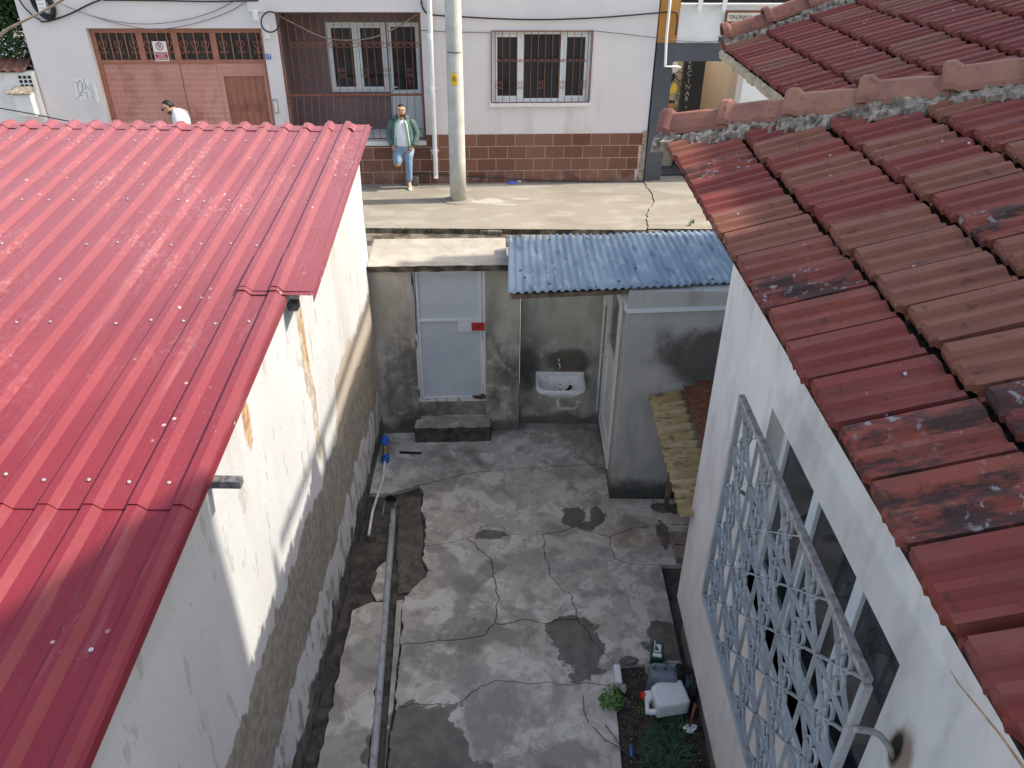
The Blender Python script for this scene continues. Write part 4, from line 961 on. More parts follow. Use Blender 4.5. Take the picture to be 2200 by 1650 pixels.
hip_line(hs, [(1.00, 5.70, 4.61), (4.4, hip_y(4.4), 4.60 + (4.4 - 1.05) * math.tan(PT) + 0.02)], 3)
m = MB(); m.tube([ox(2043, 1442, 1.0), ox(2060, 1470, 1.0), ox(2110, 1530, 1.0), ox(2150, 1580, 1.0), ox(2200, 1650, 1.0), ox(2290, 1780, 1.0)], [0.001, 0.002, 0.0022, 0.0025, 0.003, 0.003], 6)
tag(m.build('dry_stalk', 'straw', smooth=True), 'dry brown plant stalk under the lower edge of the tiled roof', 'stalk')
for y in (0.35, 1.2, 2.0, 2.9, 3.7, 4.6):
    m = MB(); m.prism([(1.13, y - 0.03, 4.51), (1.8, y - 0.03, 4.51 + 0.67 * math.tan(PT)), (1.8, y - 0.03, 4.57 + 0.67 * math.tan(PT)), (1.13, y - 0.03, 4.57)], (0, 0.06, 0)); m.build('rafter', 'old_timber', hs)

# ---- second tiled house behind
h2 = thing('tiled_house', 'farther house on the right, its red tile roof behind the nearer hip tiles', 'house', (5.0, 7.8, 0))
m = MB(); m.box(2.75, 9.0, 5.9, 8.9, -0.1, 4.72); m.build('wall', 'white_wall', h2)
tiled(h2, 2.2, 4.70, 9.10, 5.2, 9.02, 7, lambda x, y, c_: y < 9.02, set(), 21)
m = MB()
rows = []
for i in range(60):
    y = 9.08 - i * 0.06; k = 0.03 * mnoise.noise(Vector((i * 0.5, 3, 0)))
    rows.append([Vector((2.21 + k, y, 4.69)), Vector((2.19 + k, y, 4.66 + k)), Vector((2.20 + k * 0.4, y, 4.60 + k)), Vector((2.3, y, 4.6))])
m.loft(rows, closed=False, cap=False); m.build('eave_mortar', 'roof_board', h2, fix=False)
hip_line(h2, [(2.14, 9.07, 4.73), (5.0, 9.07, 4.73 + 2.86 * math.tan(PT))], 9)
m = MB(); m.add([Vector((2.7, 9.05, 4.86)), Vector((2.62, 9.2, 4.84)), Vector((2.88, 9.18, 4.94)), Vector((2.95, 8.98, 4.95)), Vector((2.74, 9.08, 5.06)), Vector((2.86, 9.06, 5.1))], [(0, 1, 4), (1, 2, 5, 4), (2, 3, 5), (3, 0, 4, 5)]); m.build('mortar_lump', 'white_wall', h2, smooth=True, bevel=0.02)

# ---- tall neighbouring building that shades the yard (right of the view)
nb = thing('apartment_building', 'tall plain apartment building beyond the tiled houses on the right', 'building', (11, 1, 0))
m = MB(); m.box(7.0, 15, 4.3, 9.5, -0.1, 10.75); m.build('lower_wing', 'white_wall', nb)
m = MB(); m.prism([(7.0, 4.3, -0.1), (7.0, 4.3, 12.45), (7.0, -1.2, 16.0), (7.0, -6.7, 12.45), (7.0, -6.7, -0.1)], (8, 0, 0)); m.build('upper_wing', 'white_wall', nb)
m = MB(); m.tube([(7.05, 5.2, 11.12), (7.05, 7.5, 11.05), (7.05, 9.4, 11.14)], 0.045, 8); m.build('shadow_rail', 'dark_metal', nb)  # unseen rail added to throw a soft shadow line on the whitewashed wall
for (y, h) in ((5.05, 0.42), (6.6, 0.4), (9.3, 0.42)):
    m = MB(); m.tube([(7.05, y, 10.7), (7.05, y, 10.75 + h)], [0.09, 0.03], 8); m.build('shadow_post', 'dark_metal', nb)  # unseen posts added for the notches in the wall's shadow edge

# ================================================================== HOUSE ACROSS THE STREET
fh = thing('street_house', 'pale pinkish house across the street with brown tiled base and garage gate', 'house', (0, FY, SIDEZ), TH)
GL, GRt, GT = -8.38, -5.02, 3.14
BL, BRt, BB_, BT = -4.72, -1.89, 0.93, 3.43
WL, WRt, WB, WT = -0.49, 1.57, 1.70, 3.09
HL, HR, HT = -9.56, 2.88, 6.5
mb = holes(HL, HR, -0.1, HT, [(GL, GRt, -0.1, GT), (BL, BRt, BB_, BT), (WL, WRt, WB, WT)], 0.0, 0.25)
mb.build('wall', 'facade_plaster', fh, local=True)
m = MB(); m.box(HL, HL + 0.25, 0.25, 7, -0.1, HT); m.box(HR - 0.25, HR, 0.25, 7, -0.1, HT); m.box(HL + 0.25, HR - 0.25, 6.75, 7, -0.1, HT); m.box(HL, HR, 0, 7, HT, HT + 0.15); m.build('outer_wall', 'facade_plaster', fh, local=True)
m = MB(); m.box(BL - 0.5, BRt + 0.06, -0.035, -0.002, BT + 0.003, HT); m.build('fascia_beam', 'facade_plaster', fh, local=True, bevel=0.006)
# recessed balcony
for (xa, xb) in ((BL - 0.2, BL), (BRt, BRt + 0.2)):
    m = MB(); m.box(xa, xb, 0.25, 1.2, BB_, BT + 0.1); m.build('balcony_side_wall', 'dark_brown_wall', fh, local=True)
wx0, wx1 = -3.93, -2.68; dx0, dx1 = -2.66, -1.97; wz0 = 1.72; wz1 = 3.12
mb = holes(BL, BRt, BB_, BT + 0.1, [(wx0, wx1, wz0, wz1), (dx0, dx1, BB_, wz1)], 1.0, 1.2); mb.build('balcony_back_wall', 'dark_brown_wall', fh, local=True)
m = MB(); m.box(BL - 0.2, BRt + 0.2, 0.25, 1.2, BT + 0.1, BT + 0.25); m.build('balcony_ceiling', 'white_paint', fh, local=True)
m = MB(); m.box(BL, BRt, -0.05, 1.0, BB_ - 0.09, BB_ - 0.002); m.build('balcony_floor', 'white_paint', fh, local=True, bevel=0.006)
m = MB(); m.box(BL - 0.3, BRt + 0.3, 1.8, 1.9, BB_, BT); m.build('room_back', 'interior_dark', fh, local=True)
def window(name, x0, x1, z0, z1, y, splits, parent, fr=0.06, door=False, sashes=()):
    w = part_empty(name, parent)
    m = MB(); m.box(x0, x0 + fr, y, y + 0.07, z0, z1); m.box(x1 - fr, x1, y, y + 0.07, z0, z1); m.box(x0 + fr, x1 - fr, y, y + 0.07, z1 - fr, z1); m.box(x0 + fr, x1 - fr, y, y + 0.07, z0, z0 + fr)
    for s in splits: m.box(s - fr * 0.6, s + fr * 0.6, y + 0.002, y + 0.068, z0 + fr, z1 - fr)
    m.build('frame', 'white_pvc', w, local=True, bevel=0.005)
    ed = [x0 + fr * 0.4] + list(splits) + [x1 - fr * 0.4]
    for i, (a, b) in enumerate(zip(ed, ed[1:])):
        a += fr * 0.6; b -= fr * 0.6; zz = z0 + fr
        if door:
            m = MB(); m.box(a, b, y + 0.02, y + 0.05, zz, z0 + 0.75); m.build('door_panel', 'white_pvc', w, local=True); zz = z0 + 0.75
            m = MB(); m.box(a, b, y + 0.01, y + 0.06, zz, zz + 0.08); m.build('mid_rail', 'white_pvc', w, local=True, bevel=0.004); zz += 0.08
        if i in sashes:
            m = MB(); s = 0.05; m.box(a, a + s, y - 0.012, y + 0.04, zz, z1 - fr); m.box(b - s, b, y - 0.012, y + 0.04, zz, z1 - fr); m.box(a + s, b - s, y - 0.012, y + 0.04, zz, zz + s); m.box(a + s, b - s, y - 0.012, y + 0.04, z1 - fr - s, z1 - fr); m.build('sash', 'white_pvc', w, local=True, bevel=0.004)
        m = MB(); m.box(a, b, y + 0.03, y + 0.038, zz, z1 - fr); m.build('pane', 'glass', w, local=True)
    return w
w1 = window('balcony_window', wx0, wx1, wz0, wz1, 1.02, [-3.3], fh, sashes=(0, 1))
m = MB(); m.box(wx0 - 0.03, wx1 + 0.01, 0.93, 1.0, wz0 - 0.06, wz0 - 0.002); m.build('sill', 'dark_brown_wall', w1, local=True)
w2 = window('balcony_door', dx0, dx1, BB_, wz1, 1.02, [], fh, fr=0.09, door=True)
m = MB(); m.box(dx0 + 0.05, dx0 + 0.08, 0.99, 1.02, 1.75, 1.9); m.bar((dx0 + 0.06, 0.975, 1.83), (dx0 + 0.16, 0.975, 1.83), 0.02, 0.02); m.build('handle', 'white_pvc', w2, local=True)
# balcony grille with a belly
bg_ = part_empty('balcony_grille', fh); railz = 1.865
def belly(z):
    t = (z - BB_) / (railz - BB_); return -0.02 - 0.16 * math.sin(math.pi * min(1, max(0, t))) ** 1.3 if t < 1 else -0.02
nb_ = 18
for i in range(nb_ + 1):
    x = BL + 0.05 + (BRt - BL - 0.1) * i / nb_
    m = MB(); zs = [BB_ + 0.03 + (railz - BB_ - 0.03) * k / 9 for k in range(10)]
    m.tube([(x, belly(z) + 0.06, z) for z in zs] + [(x, 0.04, BT)], 0.007, 5); m.build('bar', 'brown_iron', bg_, local=True)
for (z, h) in ((railz, 0.045), (BB_ + 0.04, 0.02)):
    m = MB(); m.bar((BL, 0.038, z), (BRt, 0.038, z), 0.03, h); m.build('rail', 'brown_iron', bg_, local=True)
for x in (BL + 0.015, BRt - 0.015):
    m = MB(); m.bar((x, 0.042, BB_), (x, 0.042, BT - 0.02), 0.03, 0.03); m.build('post', 'brown_iron', bg_, local=True)
m = MB(); m.bar((BL, 0.042, BT - 0.012), (BRt, 0.042, BT - 0.012), 0.03, 0.022); m.build('rail', 'brown_iron', bg_, local=True)
def scroll_pts(cx, cz, r, y, flip=1, up=1, turns=1.35, n=16):
    out = []
    for k in range(n + 1):
        a = 2 * math.pi * turns * k / n; rr = r * (1 - 0.62 * k / n); out.append((cx + flip * rr * math.sin(a), y, cz + up * rr * math.cos(a)))
    return out
for i in range(nb_):
    x = BL + 0.05 + (BRt - BL - 0.1) * (i + 0.5) / nb_
    if i < 1: continue
    m = MB()
    m.tube([(x - 0.075 + 0.15 * k / 8, 0.03, 2.83 - 0.05 * math.sin(math.pi * k / 8)) for k in range(9)], 0.006, 5)
    m.tube(scroll_pts(x - 0.04, 2.86, 0.03, 0.03, 1), 0.005, 4); m.tube(scroll_pts(x + 0.04, 2.86, 0.03, 0.03, -1), 0.005, 4)
    m.build('scroll', 'brown_iron', bg_, local=True)
for i in (3, 8, 11, 14, 17):
    x = BL + 0.05 + (BRt - BL - 0.1) * (i - 0.5) / nb_; m = MB()
    for f_ in (1, -1):
        for u_ in (1, -1): m.tube(scroll_pts(x + 0.045 * f_, 2.3 + 0.05 * u_, 0.04, 0.03, -f_, u_), 0.005, 4)
    m.build('scroll', 'brown_iron', bg_, local=True)
# front window with its bars
w3 = window('front_window', WL + 0.01, WRt - 0.01, WB, WT - 0.01, 0.09, [0.14, 0.98], fh, sashes=(0, 2), fr=0.065)
m = MB(); m.box(WL - 0.03, WRt + 0.03, -0.06, 0.09, WB - 0.075, WB - 0.002); m.build('sill', 'white_paint', w3, local=True, bevel=0.006)
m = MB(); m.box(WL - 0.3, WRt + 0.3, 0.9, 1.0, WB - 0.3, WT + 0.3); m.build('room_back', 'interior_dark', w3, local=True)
m = MB()
m.grid(lambda u, v: Vector((WL + 2.0 * u, 0.22 + 0.02 * math.sin(u * 60), WB + 1.35 * v)), 80, 2); m.build('curtain', 'curtain', w3, local=True)
wg = part_empty('window_bars', fh)
for i in range(14):
    x = WL + 0.01 + (WRt - WL - 0.02) * (i + 0.5) / 14; m = MB(); m.tube([(x, -0.025, WB + 0.01), (x, -0.025, WT)], 0.0065, 5); m.build('bar', 'brown_iron', wg, local=True)
m = MB(); m.bar((WL - 0.01, -0.025, WT), (WRt + 0.01, -0.025, WT), 0.02, 0.02); m.bar((WL, -0.025, WB + 0.01), (WRt, -0.025, WB + 0.01), 0.02, 0.016)
for x in (WL, WRt): m.bar((x, -0.025, WB + 0.02), (x, -0.025, WT - 0.01), 0.02, 0.02, (0, 1, 0))
m.build('bar_frame', 'brown_iron', wg, local=True)
for i in range(13):
    x = WL + 0.01 + (WRt - WL - 0.02) * (i + 1) / 14; m = MB()
    for f_ in (1, -1): m.tube(scroll_pts(x + 0.03 * f_, 2.53, 0.03, -0.035, -f_, 1), 0.005, 4)
    m.tube([(x - 0.035, -0.035, 2.56), (x + 0.035, -0.035, 2.56)], 0.005, 4)
    if i % 3 == 0:
        m.build('scroll', 'brown_iron', wg, local=True); m = MB()
        for f_ in (1, -1):
            for u_ in (1, -1): m.tube(scroll_pts(x + 0.045 * f_, 2.06 + 0.045 * u_, 0.04, -0.035, -f_, u_), 0.005, 4)
    m.build('scroll', 'brown_iron', wg, local=True)
# garage gate
gg = part_empty('garage_gate', fh); gy = 0.16; gz1 = 2.52
m = MB(); m.box(GL, GL + 0.09, gy - 0.03, gy + 0.05, 0, GT); m.box(GRt - 0.07, GRt, gy - 0.03, gy + 0.05, 0, GT); m.box(GL + 0.09, GRt - 0.07, gy - 0.03, gy + 0.05, GT - 0.1, GT); m.box(GL + 0.09, GRt - 0.07, gy - 0.028, gy + 0.048, gz1 - 0.05, gz1 + 0.02)
ms_ = [fu(304, 100, gy)[0], fu(379, 100, gy)[0], fu(461, 100, gy)[0]]
for x in ms_: m.box(x - 0.06, x + 0.06, gy - 0.026, gy + 0.046, gz1 + 0.02, GT - 0.1)
m.build('frame', 'gate_frame_paint', gg, local=True, bevel=0.006)
xs_ = [GL + 0.09] + ms_ + [GRt - 0.07]
for i, (a, b) in enumerate(zip(xs_, xs_[1:])):
    a += 0.06 if i else 0; b -= 0.06 if i < 3 else 0
    m = MB(); m.box(a, b, gy + 0.02, gy + 0.026, gz1 + 0.02, GT - 0.1); m.build('pane', 'pane_film', gg, local=True)
    nbar = (5, 3, 3, 5)[i]
    for k in range(nbar):
        x = a + (b - a) * (k + 0.75 - (0.25 if nbar == 3 else 0)) / (nbar + 0.25 if nbar == 5 else nbar)
        m = MB(); m.bar((x, gy - 0.005, gz1 + 0.02), (x, gy - 0.005, GT - 0.1), 0.02, 0.012, (0, 1, 0)); m.build('bar', 'gate_frame_paint', gg, local=True)
        if k % 2 == 0 or (i == 2):
            m = MB(); zc = gz1 + 0.27
            for f_ in (1, -1):
                m.tube([(x + f_ * q[0], gy - 0.015, zc + q[1]) for q in ((0.0, -0.07), (0.05, 0.0), (0.075, 0.05), (0.07, 0.09), (0.035, 0.10), (0.018, 0.07), (0.035, 0.05))], 0.007, 4)
                m.tube([(x + f_ * q[0], gy - 0.015, zc + q[1]) for q in ((0.0, -0.06), (0.03, -0.12), (0.06, -0.13), (0.075, -0.10), (0.05, -0.08))], 0.007, 4)
            m.build('scroll', 'gate_frame_paint', gg, local=True)
seam = fu(398, 200, gy)[0]; wkt = fu(481, 200, gy)[0]
for (a, b) in ((GL + 0.092, seam - 0.006), (seam + 0.006, wkt - 0.04)):
    m = MB(); m.box(a, b, gy, gy + 0.04, 0.02, gz1 - 0.052); m.build('leaf', 'embossed_gate', gg, local=True, bevel=0.004)
m = MB(); a, b = wkt - 0.036, GRt - 0.072; m.box(a, a + 0.09, gy - 0.02, gy + 0.04, 0.02, gz1 - 0.052); m.box(b - 0.05, b, gy - 0.02, gy + 0.04, 0.02, gz1 - 0.052); m.box(a + 0.09, b - 0.05, gy - 0.02, gy + 0.04, gz1 - 0.3, gz1 - 0.052); m.box(a + 0.09, b - 0.05, gy - 0.02, gy + 0.04, 0.02, 1.15); m.build('wicket_frame', 'embossed_gate', gg, local=True, bevel=0.004)
m = MB(); m.box(a + 0.09, b - 0.05, gy + 0.015, gy + 0.025, 1.15, gz1 - 0.3); m.build('wicket_panel', 'gate_frame_paint', gg, local=True)
for k in range(6):
    x = a + 0.09 + (b - a - 0.14) * (k + 0.5) / 6; m = MB(); m.bar((x, gy + 0.0, 1.15), (x, gy + 0.0, gz1 - 0.3), 0.018, 0.012, (0, 1, 0))
    if k % 2 == 0:
        for f_ in (1, -1):
            for u_ in (1, -1): m.tube(scroll_pts(x + 0.04 * f_, 1.6 + 0.045 * u_, 0.038, gy - 0.012, -f_, u_), 0.006, 4)
    m.build('wicket_bar', 'gate_frame_paint', gg, local=True)
# brown ceramic tiles of the base, each its own piece, on a grout bed
m = MB(); m.box(GRt + 0.12, HR - 0.06, -0.012, -0.001, 0.0, 1.055 - 0.0); gb = None
mm = MB(); mm.box(BRt, HR - 0.05, -0.014, -0.002, 0.0, 1.06); mm.box(GRt + 0.13, BRt, -0.014, -0.002, 0.0, BB_ - 0.095); base = mm.build('tile_bed', 'grout', fh, local=True)
tw, th_ = 0.412, 0.262
u00 = fu(922, 310)[0]
for r_ in range(4):
    z0 = 0.006 + r_ * (th_ + 0.003); z1 = z0 + th_ - 0.012
    k = -9
    while True:
        x0 = u00 + (0.5 * tw if r_ % 2 == 1 else 0.02 * r_) + k * tw; x1 = x0 + tw - 0.014; k += 1
        if x0 > HR - 0.1: break
        if x1 < -4.6: continue
        xe = min(x1, HR - 0.06 - 0.04 * random.random() - 0.05 * (3 - r_) * 0.5); za = z1 if x0 > BRt - 0.02 else min(z1, BB_ - 0.098)
        if x0 < BRt - 0.02 < x1 and z1 > BB_ - 0.098:
            pass
        if xe - x0 < 0.03 or za - z0 < 0.02: continue
        if x0 < BRt < x1 and r_ == 3:
            for (p, q, zt) in ((x0, BRt - 0.003, BB_ - 0.098), (BRt + 0.003, xe, z1)):
                m = MB(); m.box(p, q, -0.022, -0.0145, z0, zt); m.build('wall_tile', 'facade_tile', base, local=True, bevel=0.002)
            continue
        m = MB(); m.box(x0, xe, -0.022 - random.random() * 0.002, -0.0145, z0, za); m.build('wall_tile', 'facade_tile', base, local=True, bevel=0.002)
m = MB(); rows = []
for i in range(40):
    z = i * 1.1 / 39; k = 0.05 * mnoise.noise(Vector((z * 7, 1, 0))) + 0.05 * max(0, 0.6 - z); rows.append([Vector((HR - 0.06 - abs(k) - 0.03, -0.03 - 0.3 * abs(k), z)), Vector((HR + 0.004, -0.035, z)), Vector((HR + 0.004, 0, z))])
m.loft(rows, closed=False, cap=False); m.build('mortar_edge', 'mortar', fh, local=True, fix=False)
# downpipe, boxes, intercom, number plate
m = MB(); xa, za = fu(922, 0, -0.1); xb, zb = fu(936, 372, -0.1); m.tube([(xa, -0.1, HT), (xa, -0.1, za), (xb + 0.005, -0.1, 0.2), (xb, -0.13, 0.14)], 0.052, 12)
for z in (2.0, 0.72, 3.0): m.lathe((xb, -0.1, z), [(0.056, -0.05), (0.06, -0.045), (0.06, 0.05), (0.054, 0.055)], 12)
m.build('downpipe', 'white_pvc', fh, local=True, smooth=False)
for z in (0.72, 2.0):
    m = MB(); m.lathe((xb, -0.1, z), [(0.063, -0.008), (0.063, 0.012)], 12); m.box(xb - 0.09, xb + 0.09, -0.045, -0.002, z - 0.01, z + 0.02); m.build('pipe_clamp', 'pipe_white', fh, local=True)
def fbox(name, x0, y0, x1, y1, d, mat, bev=0.008):
    a, za = fu(x0, y0); b, zb = fu(x1, y1); m = MB(); m.box(a, b, -d, -0.002, zb, za); return m.build(name, mat, fh, local=True, bevel=bev)
fbox('junction_box', 543, 22, 557, 44, 0.08, 'white_pvc'); fbox('meter_box', 567, 52, 583, 82, 0.1, 'white_pvc')
o = fbox('intercom', 585, 212, 600, 243, 0.03, 'steel', 0.003)
a, za = fu(589, 216); b, zb = fu(597, 240); m = MB(); m.box(a, b, -0.036, -0.0305, zb, za); m.build('intercom_panel', 'white_pvc', o, local=True, bevel=0.002)
o = fbox('number_plate', 570, 116, 583, 127, 0.012, 'sign_blue', 0.001); ua, zc = fu(576.5, 121.5)
text('house_number', '17', 0.085, 'sign_white', o, (ua, -0.0155, zc))
fl = [fu(156, 169), fu(190, 168), fu(198, 214), fu(165, 214)]
m = MB(); m.prism([(q[0], -0.006, q[1]) for q in fl], (0, 0.004, 0)); rp = m.build('stone_patch', 'white_paint', fh, local=True)
for pl in (((158, 174), (167, 180), (172, 172)), ((167, 180), (169, 195), (173, 204), (180, 206)), ((172, 172), (177, 178), (178, 192), (173, 204)), ((180, 169), (184, 184), (191, 190)), ((178, 198), (186, 199), (190, 213)), ((178, 192), (184, 190), (184, 184)), ((165, 213), (173, 204))):
    m = MB(); m.tube([(fu(*q)[0], -0.008, fu(*q)[1]) for q in pl], 0.006, 4); m.build('joint', 'mortar', rp, local=True)
m = MB(); a, z = fu(205, 190); m.box(a - 0.035, a + 0.03, -0.04, -0.002, z - 0.28, z + 0.12); m.build('box_scar', 'white_paint', fh, local=True, bevel=0.01)
# no parking sign wired to the gate
sg = thing('no_parking_sign', 'red and white no parking sign fixed over the garage gate bars', 'sign', (0, FY, SIDEZ), TH)
sx, sz = fu(344, 110, 0.1)[0], (fu(343, 89, 0.1)[1] + fu(345, 132, 0.1)[1]) / 2; sw, sh = 0.135, 0.185
m = MB(); m.box(sx - sw, sx + sw, 0.128, 0.134, sz - sh, sz + sh); m.build('plate', 'sign_white', sg, local=True, bevel=0.002)
m = MB(); m.box(sx - sw + 0.015, sx + sw - 0.015, 0.1255, 0.1278, sz - sh + 0.02, sz - 0.015); m.build('red_band', 'sign_red', sg, local=True)
rg = [(sx + 0.068 * math.cos(t * math.pi / 12), 0.125, sz + 0.095 + 0.068 * math.sin(t * math.pi / 12)) for t in range(24)]
m = MB(); m.tube(rg, 0.008, 4, closed=True); m.build('ring', 'sign_red', sg, local=True)
m = MB(); m.bar((sx - 0.05, 0.125, sz + 0.145), (sx + 0.05, 0.125, sz + 0.045), 0.012, 0.004, (0, 1, 0)); m.build('slash', 'sign_red', sg, local=True)
text('letter_p', 'P', 0.125, 'letter_dark', sg, (sx, 0.1262, sz + 0.095))
for i, (t_, wd_) in enumerate((('GARAJ ÖNÜDÜR', 0.21), ('LÜTFEN', 0.12), ('PARK ETMEYİNİZ', 0.21))): text('lettering', t_, 0.05, 'sign_white', sg, (sx, 0.1235, sz - 0.045 - 0.048 * i), width=wd_)

# ================================================================== BUILDING WITH THE DARK PORTAL
ps = thing('portal_building', 'white building with dark grey portal and brown sign right of the pinkish house', 'building', (0, FY, SIDEZ), TH)
P0, P1, P2 = HR + 0.03, 3.28, 4.84
pz1, pz0 = 2.86, 2.51
m = MB(); m.box(P0, P1, -0.03, 0.4, -0.1, pz1); m.build('pillar', 'grey_paint_dark', ps, local=True, bevel=0.006)
m = MB(); m.box(P1, 7.5, -0.032, 0.4, pz0, pz1); m.build('beam', 'grey_paint_dark', ps, local=True, bevel=0.006)
m = MB(); m.box(P0, 3.31, 0.0, 0.4, pz1 + 0.002, 5.5); m.build('orange_pilaster', 'orange_paint', ps, local=True)
m = MB(); m.box(3.312, 8.5, 0.02, 0.4, pz1 + 0.002, 3.56); m.build('upper_wall', 'white_wall', ps, local=True)
m = MB(); m.box(3.312, 8.5, -0.04, 0.1, 3.562, 3.60); m.build('ledge', 'white_paint', ps, local=True, bevel=0.006)
m = MB(); m.box(3.312, 8.5, 0.1, 0.2, 3.562, 5.5); m.build('painted_balcony_shade', 'interior_dark', ps, local=True)  # near-black panel painted in for the shaded void above the ledge
m = MB(); m.box(P2, 8.5, 0.03, 0.4, -0.1, pz0 - 0.002); m.build('lower_wall', 'white_wall', ps, local=True)
m = MB(); m.box(P2, P2 + 0.2, 0.402, 3.0, -0.1, pz0 + 0.3); m.build('passage_wall', 'beige_wall', ps, local=True)
m = MB(); m.box(P0, P1 - 0.03, 0.402, 3.0, -0.1, pz0 + 0.3); m.box(P1 - 0.03, P2, 2.9, 3.0, -0.1, pz0 + 0.3); m.build('passage_end', 'beige_wall', ps, local=True)
m = MB(); m.box(P1, P2, 0.4, 2.9, 0.002, 0.012); m.build('passage_floor', 'grey_paint_dark', ps, local=True)
m = MB(); m.tube([(fu(1440, 0, -0.1)[0], -0.1, 5.4), (fu(1440, 0, -0.1)[0] + 0.0, -0.1, 3.0), (3.10, -0.1, 2.43), (3.34, -0.1, 2.42), (3.42, -0.1, 2.40)], 0.03, 8); m.build('downpipe', 'white_pvc', ps, local=True)
for px_ in (1503, 1555):
    a, z = fu(px_, 20, -0.05); m = MB(); m.loft([[Vector((a - 0.05, -0.04, z + 0.5)), Vector((a + 0.06, -0.05, z + 0.5)), Vector((a + 0.06, -0.06, z + 0.48)), Vector((a - 0.05, -0.06, z + 0.48))],
        [Vector((a - 0.04, -0.06, z)), Vector((a + 0.04, -0.06, z)), Vector((a + 0.04, -0.08, z)), Vector((a - 0.04, -0.08, z))], [Vector((a - 0.005, -0.06, z - 0.06)), Vector((a + 0.02, -0.06, z - 0.06)), Vector((a + 0.02, -0.075, z - 0.06)), Vector((a - 0.005, -0.075, z - 0.06))]])
    tag(m.build('hanging_cloth', 'litter_white'), 'x', 'cloth'); ob = bpy.data.objects[-1]
    co = [o for o in C.objects if o.name.startswith('hanging_cloth')][-1]
    co.location = (0, FY, SIDEZ); co.rotation_euler = (0, 0, TH); co['label'] = ('left' if px_ == 1503 else 'right') + ' of the two pale cloths hanging over the white ledge'; co['group'] = 'cloths on the ledge'
    co.data.materials.clear(); co.data.materials.append(M['sign_white'])
sb = thing('wall_sign', 'brown sign board with cream lettering panel on the white wall', 'sign', (0, FY, SIDEZ), TH)
m = MB(); m.box(4.25, 5.02, -0.02, 0.018, 2.95, 3.47); m.build('board', 'sign_brown', sb, local=True, bevel=0.003)
m = MB(); m.box(4.29, 4.98, -0.026, -0.0205, 3.27, 3.43); m.build('cream_panel', 'sign_cream', sb, local=True)
text('lettering', 'TEKÇINAR Beyon', 0.1, 'letter_dark', sb, (4.635, -0.029, 3.345), width=0.62)
m = MB(); m.prism([(4.30 + 0.68 * t / 12, -0.024, 3.07 + 0.17 * math.sin(math.pi * (0.12 + 0.5 * t / 12))) for t in range(13)] + [(4.98, -0.024, 3.0), (4.30, -0.024, 3.0)], (0, 0.003, 0)); m.build('cream_arc', 'sign_white', sb, local=True)
text('lettering', 'NİMET', 0.14, 'letter_dark', sb, (4.52, -0.027, 3.09), width=0.4)
# passage: black panel with vertical letters and an ornamental gate
vs_ = thing('vertical_sign', 'black vertical name panel with silver letters in the portal passage', 'sign', (0, FY, SIDEZ), TH)
so = 1.2; va = fu(1467, 160, so)[0]; vb = fu(1513, 160, so)[0]
m = MB(); m.box(va, vb, so, so + 0.05, 0.012, pz0 + 0.2); m.build('panel', 'sign_black', vs_, local=True)
lp = [(1483, 131, 'E'), (1482, 145, 'K'), (1481, 158, 'Ç'), (1479.5, 174, 'I'), (1478, 187, 'N'), (1476.5, 201, 'A'), (1475, 213, 'R'), (1474, 231, '•'), (1472, 250, 'İ'), (1471, 263, 'L')]
for (x, y, ch) in lp[:9]:
    a, z = fu(x, y, so); text('letter', ch, 0.15, 'letter_grey', vs_, (a, so - 0.004, z))
og = thing('ornamental_gate', 'ornamental scrolled gate panel with yellow and black shapes in the passage', 'gate', (0, FY, SIDEZ), TH)
go = 1.0; ga = P1 - 0.02; gb_ = fu(1469, 160, go)[0]
m = MB(); m.box(ga, gb_ - 0.01, go + 0.02, go + 0.04, 0.02, pz0); m.build('back_panel', 'beige_gate_back', og, local=True)
def gpoly(name, pts, mat, dy): m = MB(); m.prism([(fu(x, y, go)[0], go + dy, fu(x, y, go)[1]) for x, y in pts], (0, 0.006, 0)); return m.build(name, mat, og, local=True)
gpoly('yellow_shape', [(1440, 190), (1447, 180), (1455, 177), (1454, 201), (1439, 200)], 'yellow_panel', 0.004)
gpoly('orange_shape', [(1437, 222), (1449, 222), (1449, 236), (1443, 234), (1436, 228)], 'orange_paint', 0.004)
gpoly('black_band', [(1437, 216), (1450, 216), (1450, 222), (1437, 222)], 'sign_black', 0.004)
gpoly('black_shape', [(1443, 160), (1449, 157), (1452, 166), (1448, 172), (1444, 176), (1440, 185)], 'sign_black', 0.002)
gpoly('black_shape', [(1435, 236), (1446, 240), (1446, 260), (1434, 260)], 'sign_black', 0.002)
gpoly('white_shape', [(1446, 135), (1455, 131), (1458, 145), (1455, 160), (1449, 157), (1444, 152)], 'sign_white', 0.003)
for (x, y, r, f_, u_) in ((1463, 180, 0.10, 1, 1), (1458, 199, 0.09, 1, 1), (1457, 211, 0.08, 1, -1), (1457, 229, 0.08, 1, 1), (1459, 165, 0.14, -1, -1), (1452, 246, 0.14, -1, 1)):
    a, z = fu(x, y, go); m = MB(); m.tube(scroll_pts(a, z, r, go - 0.01, f_, u_), 0.009, 4); m.build('scroll', 'dark_metal', og, local=True)
m = MB()
for a in (ga + 0.02, gb_ - 0.02): m.bar((a, go - 0.01, 0.02), (a, go - 0.01, pz0 - 0.02), 0.025, 0.02, (0, 1, 0))
m.build('gate_frame', 'dark_metal', og, local=True)

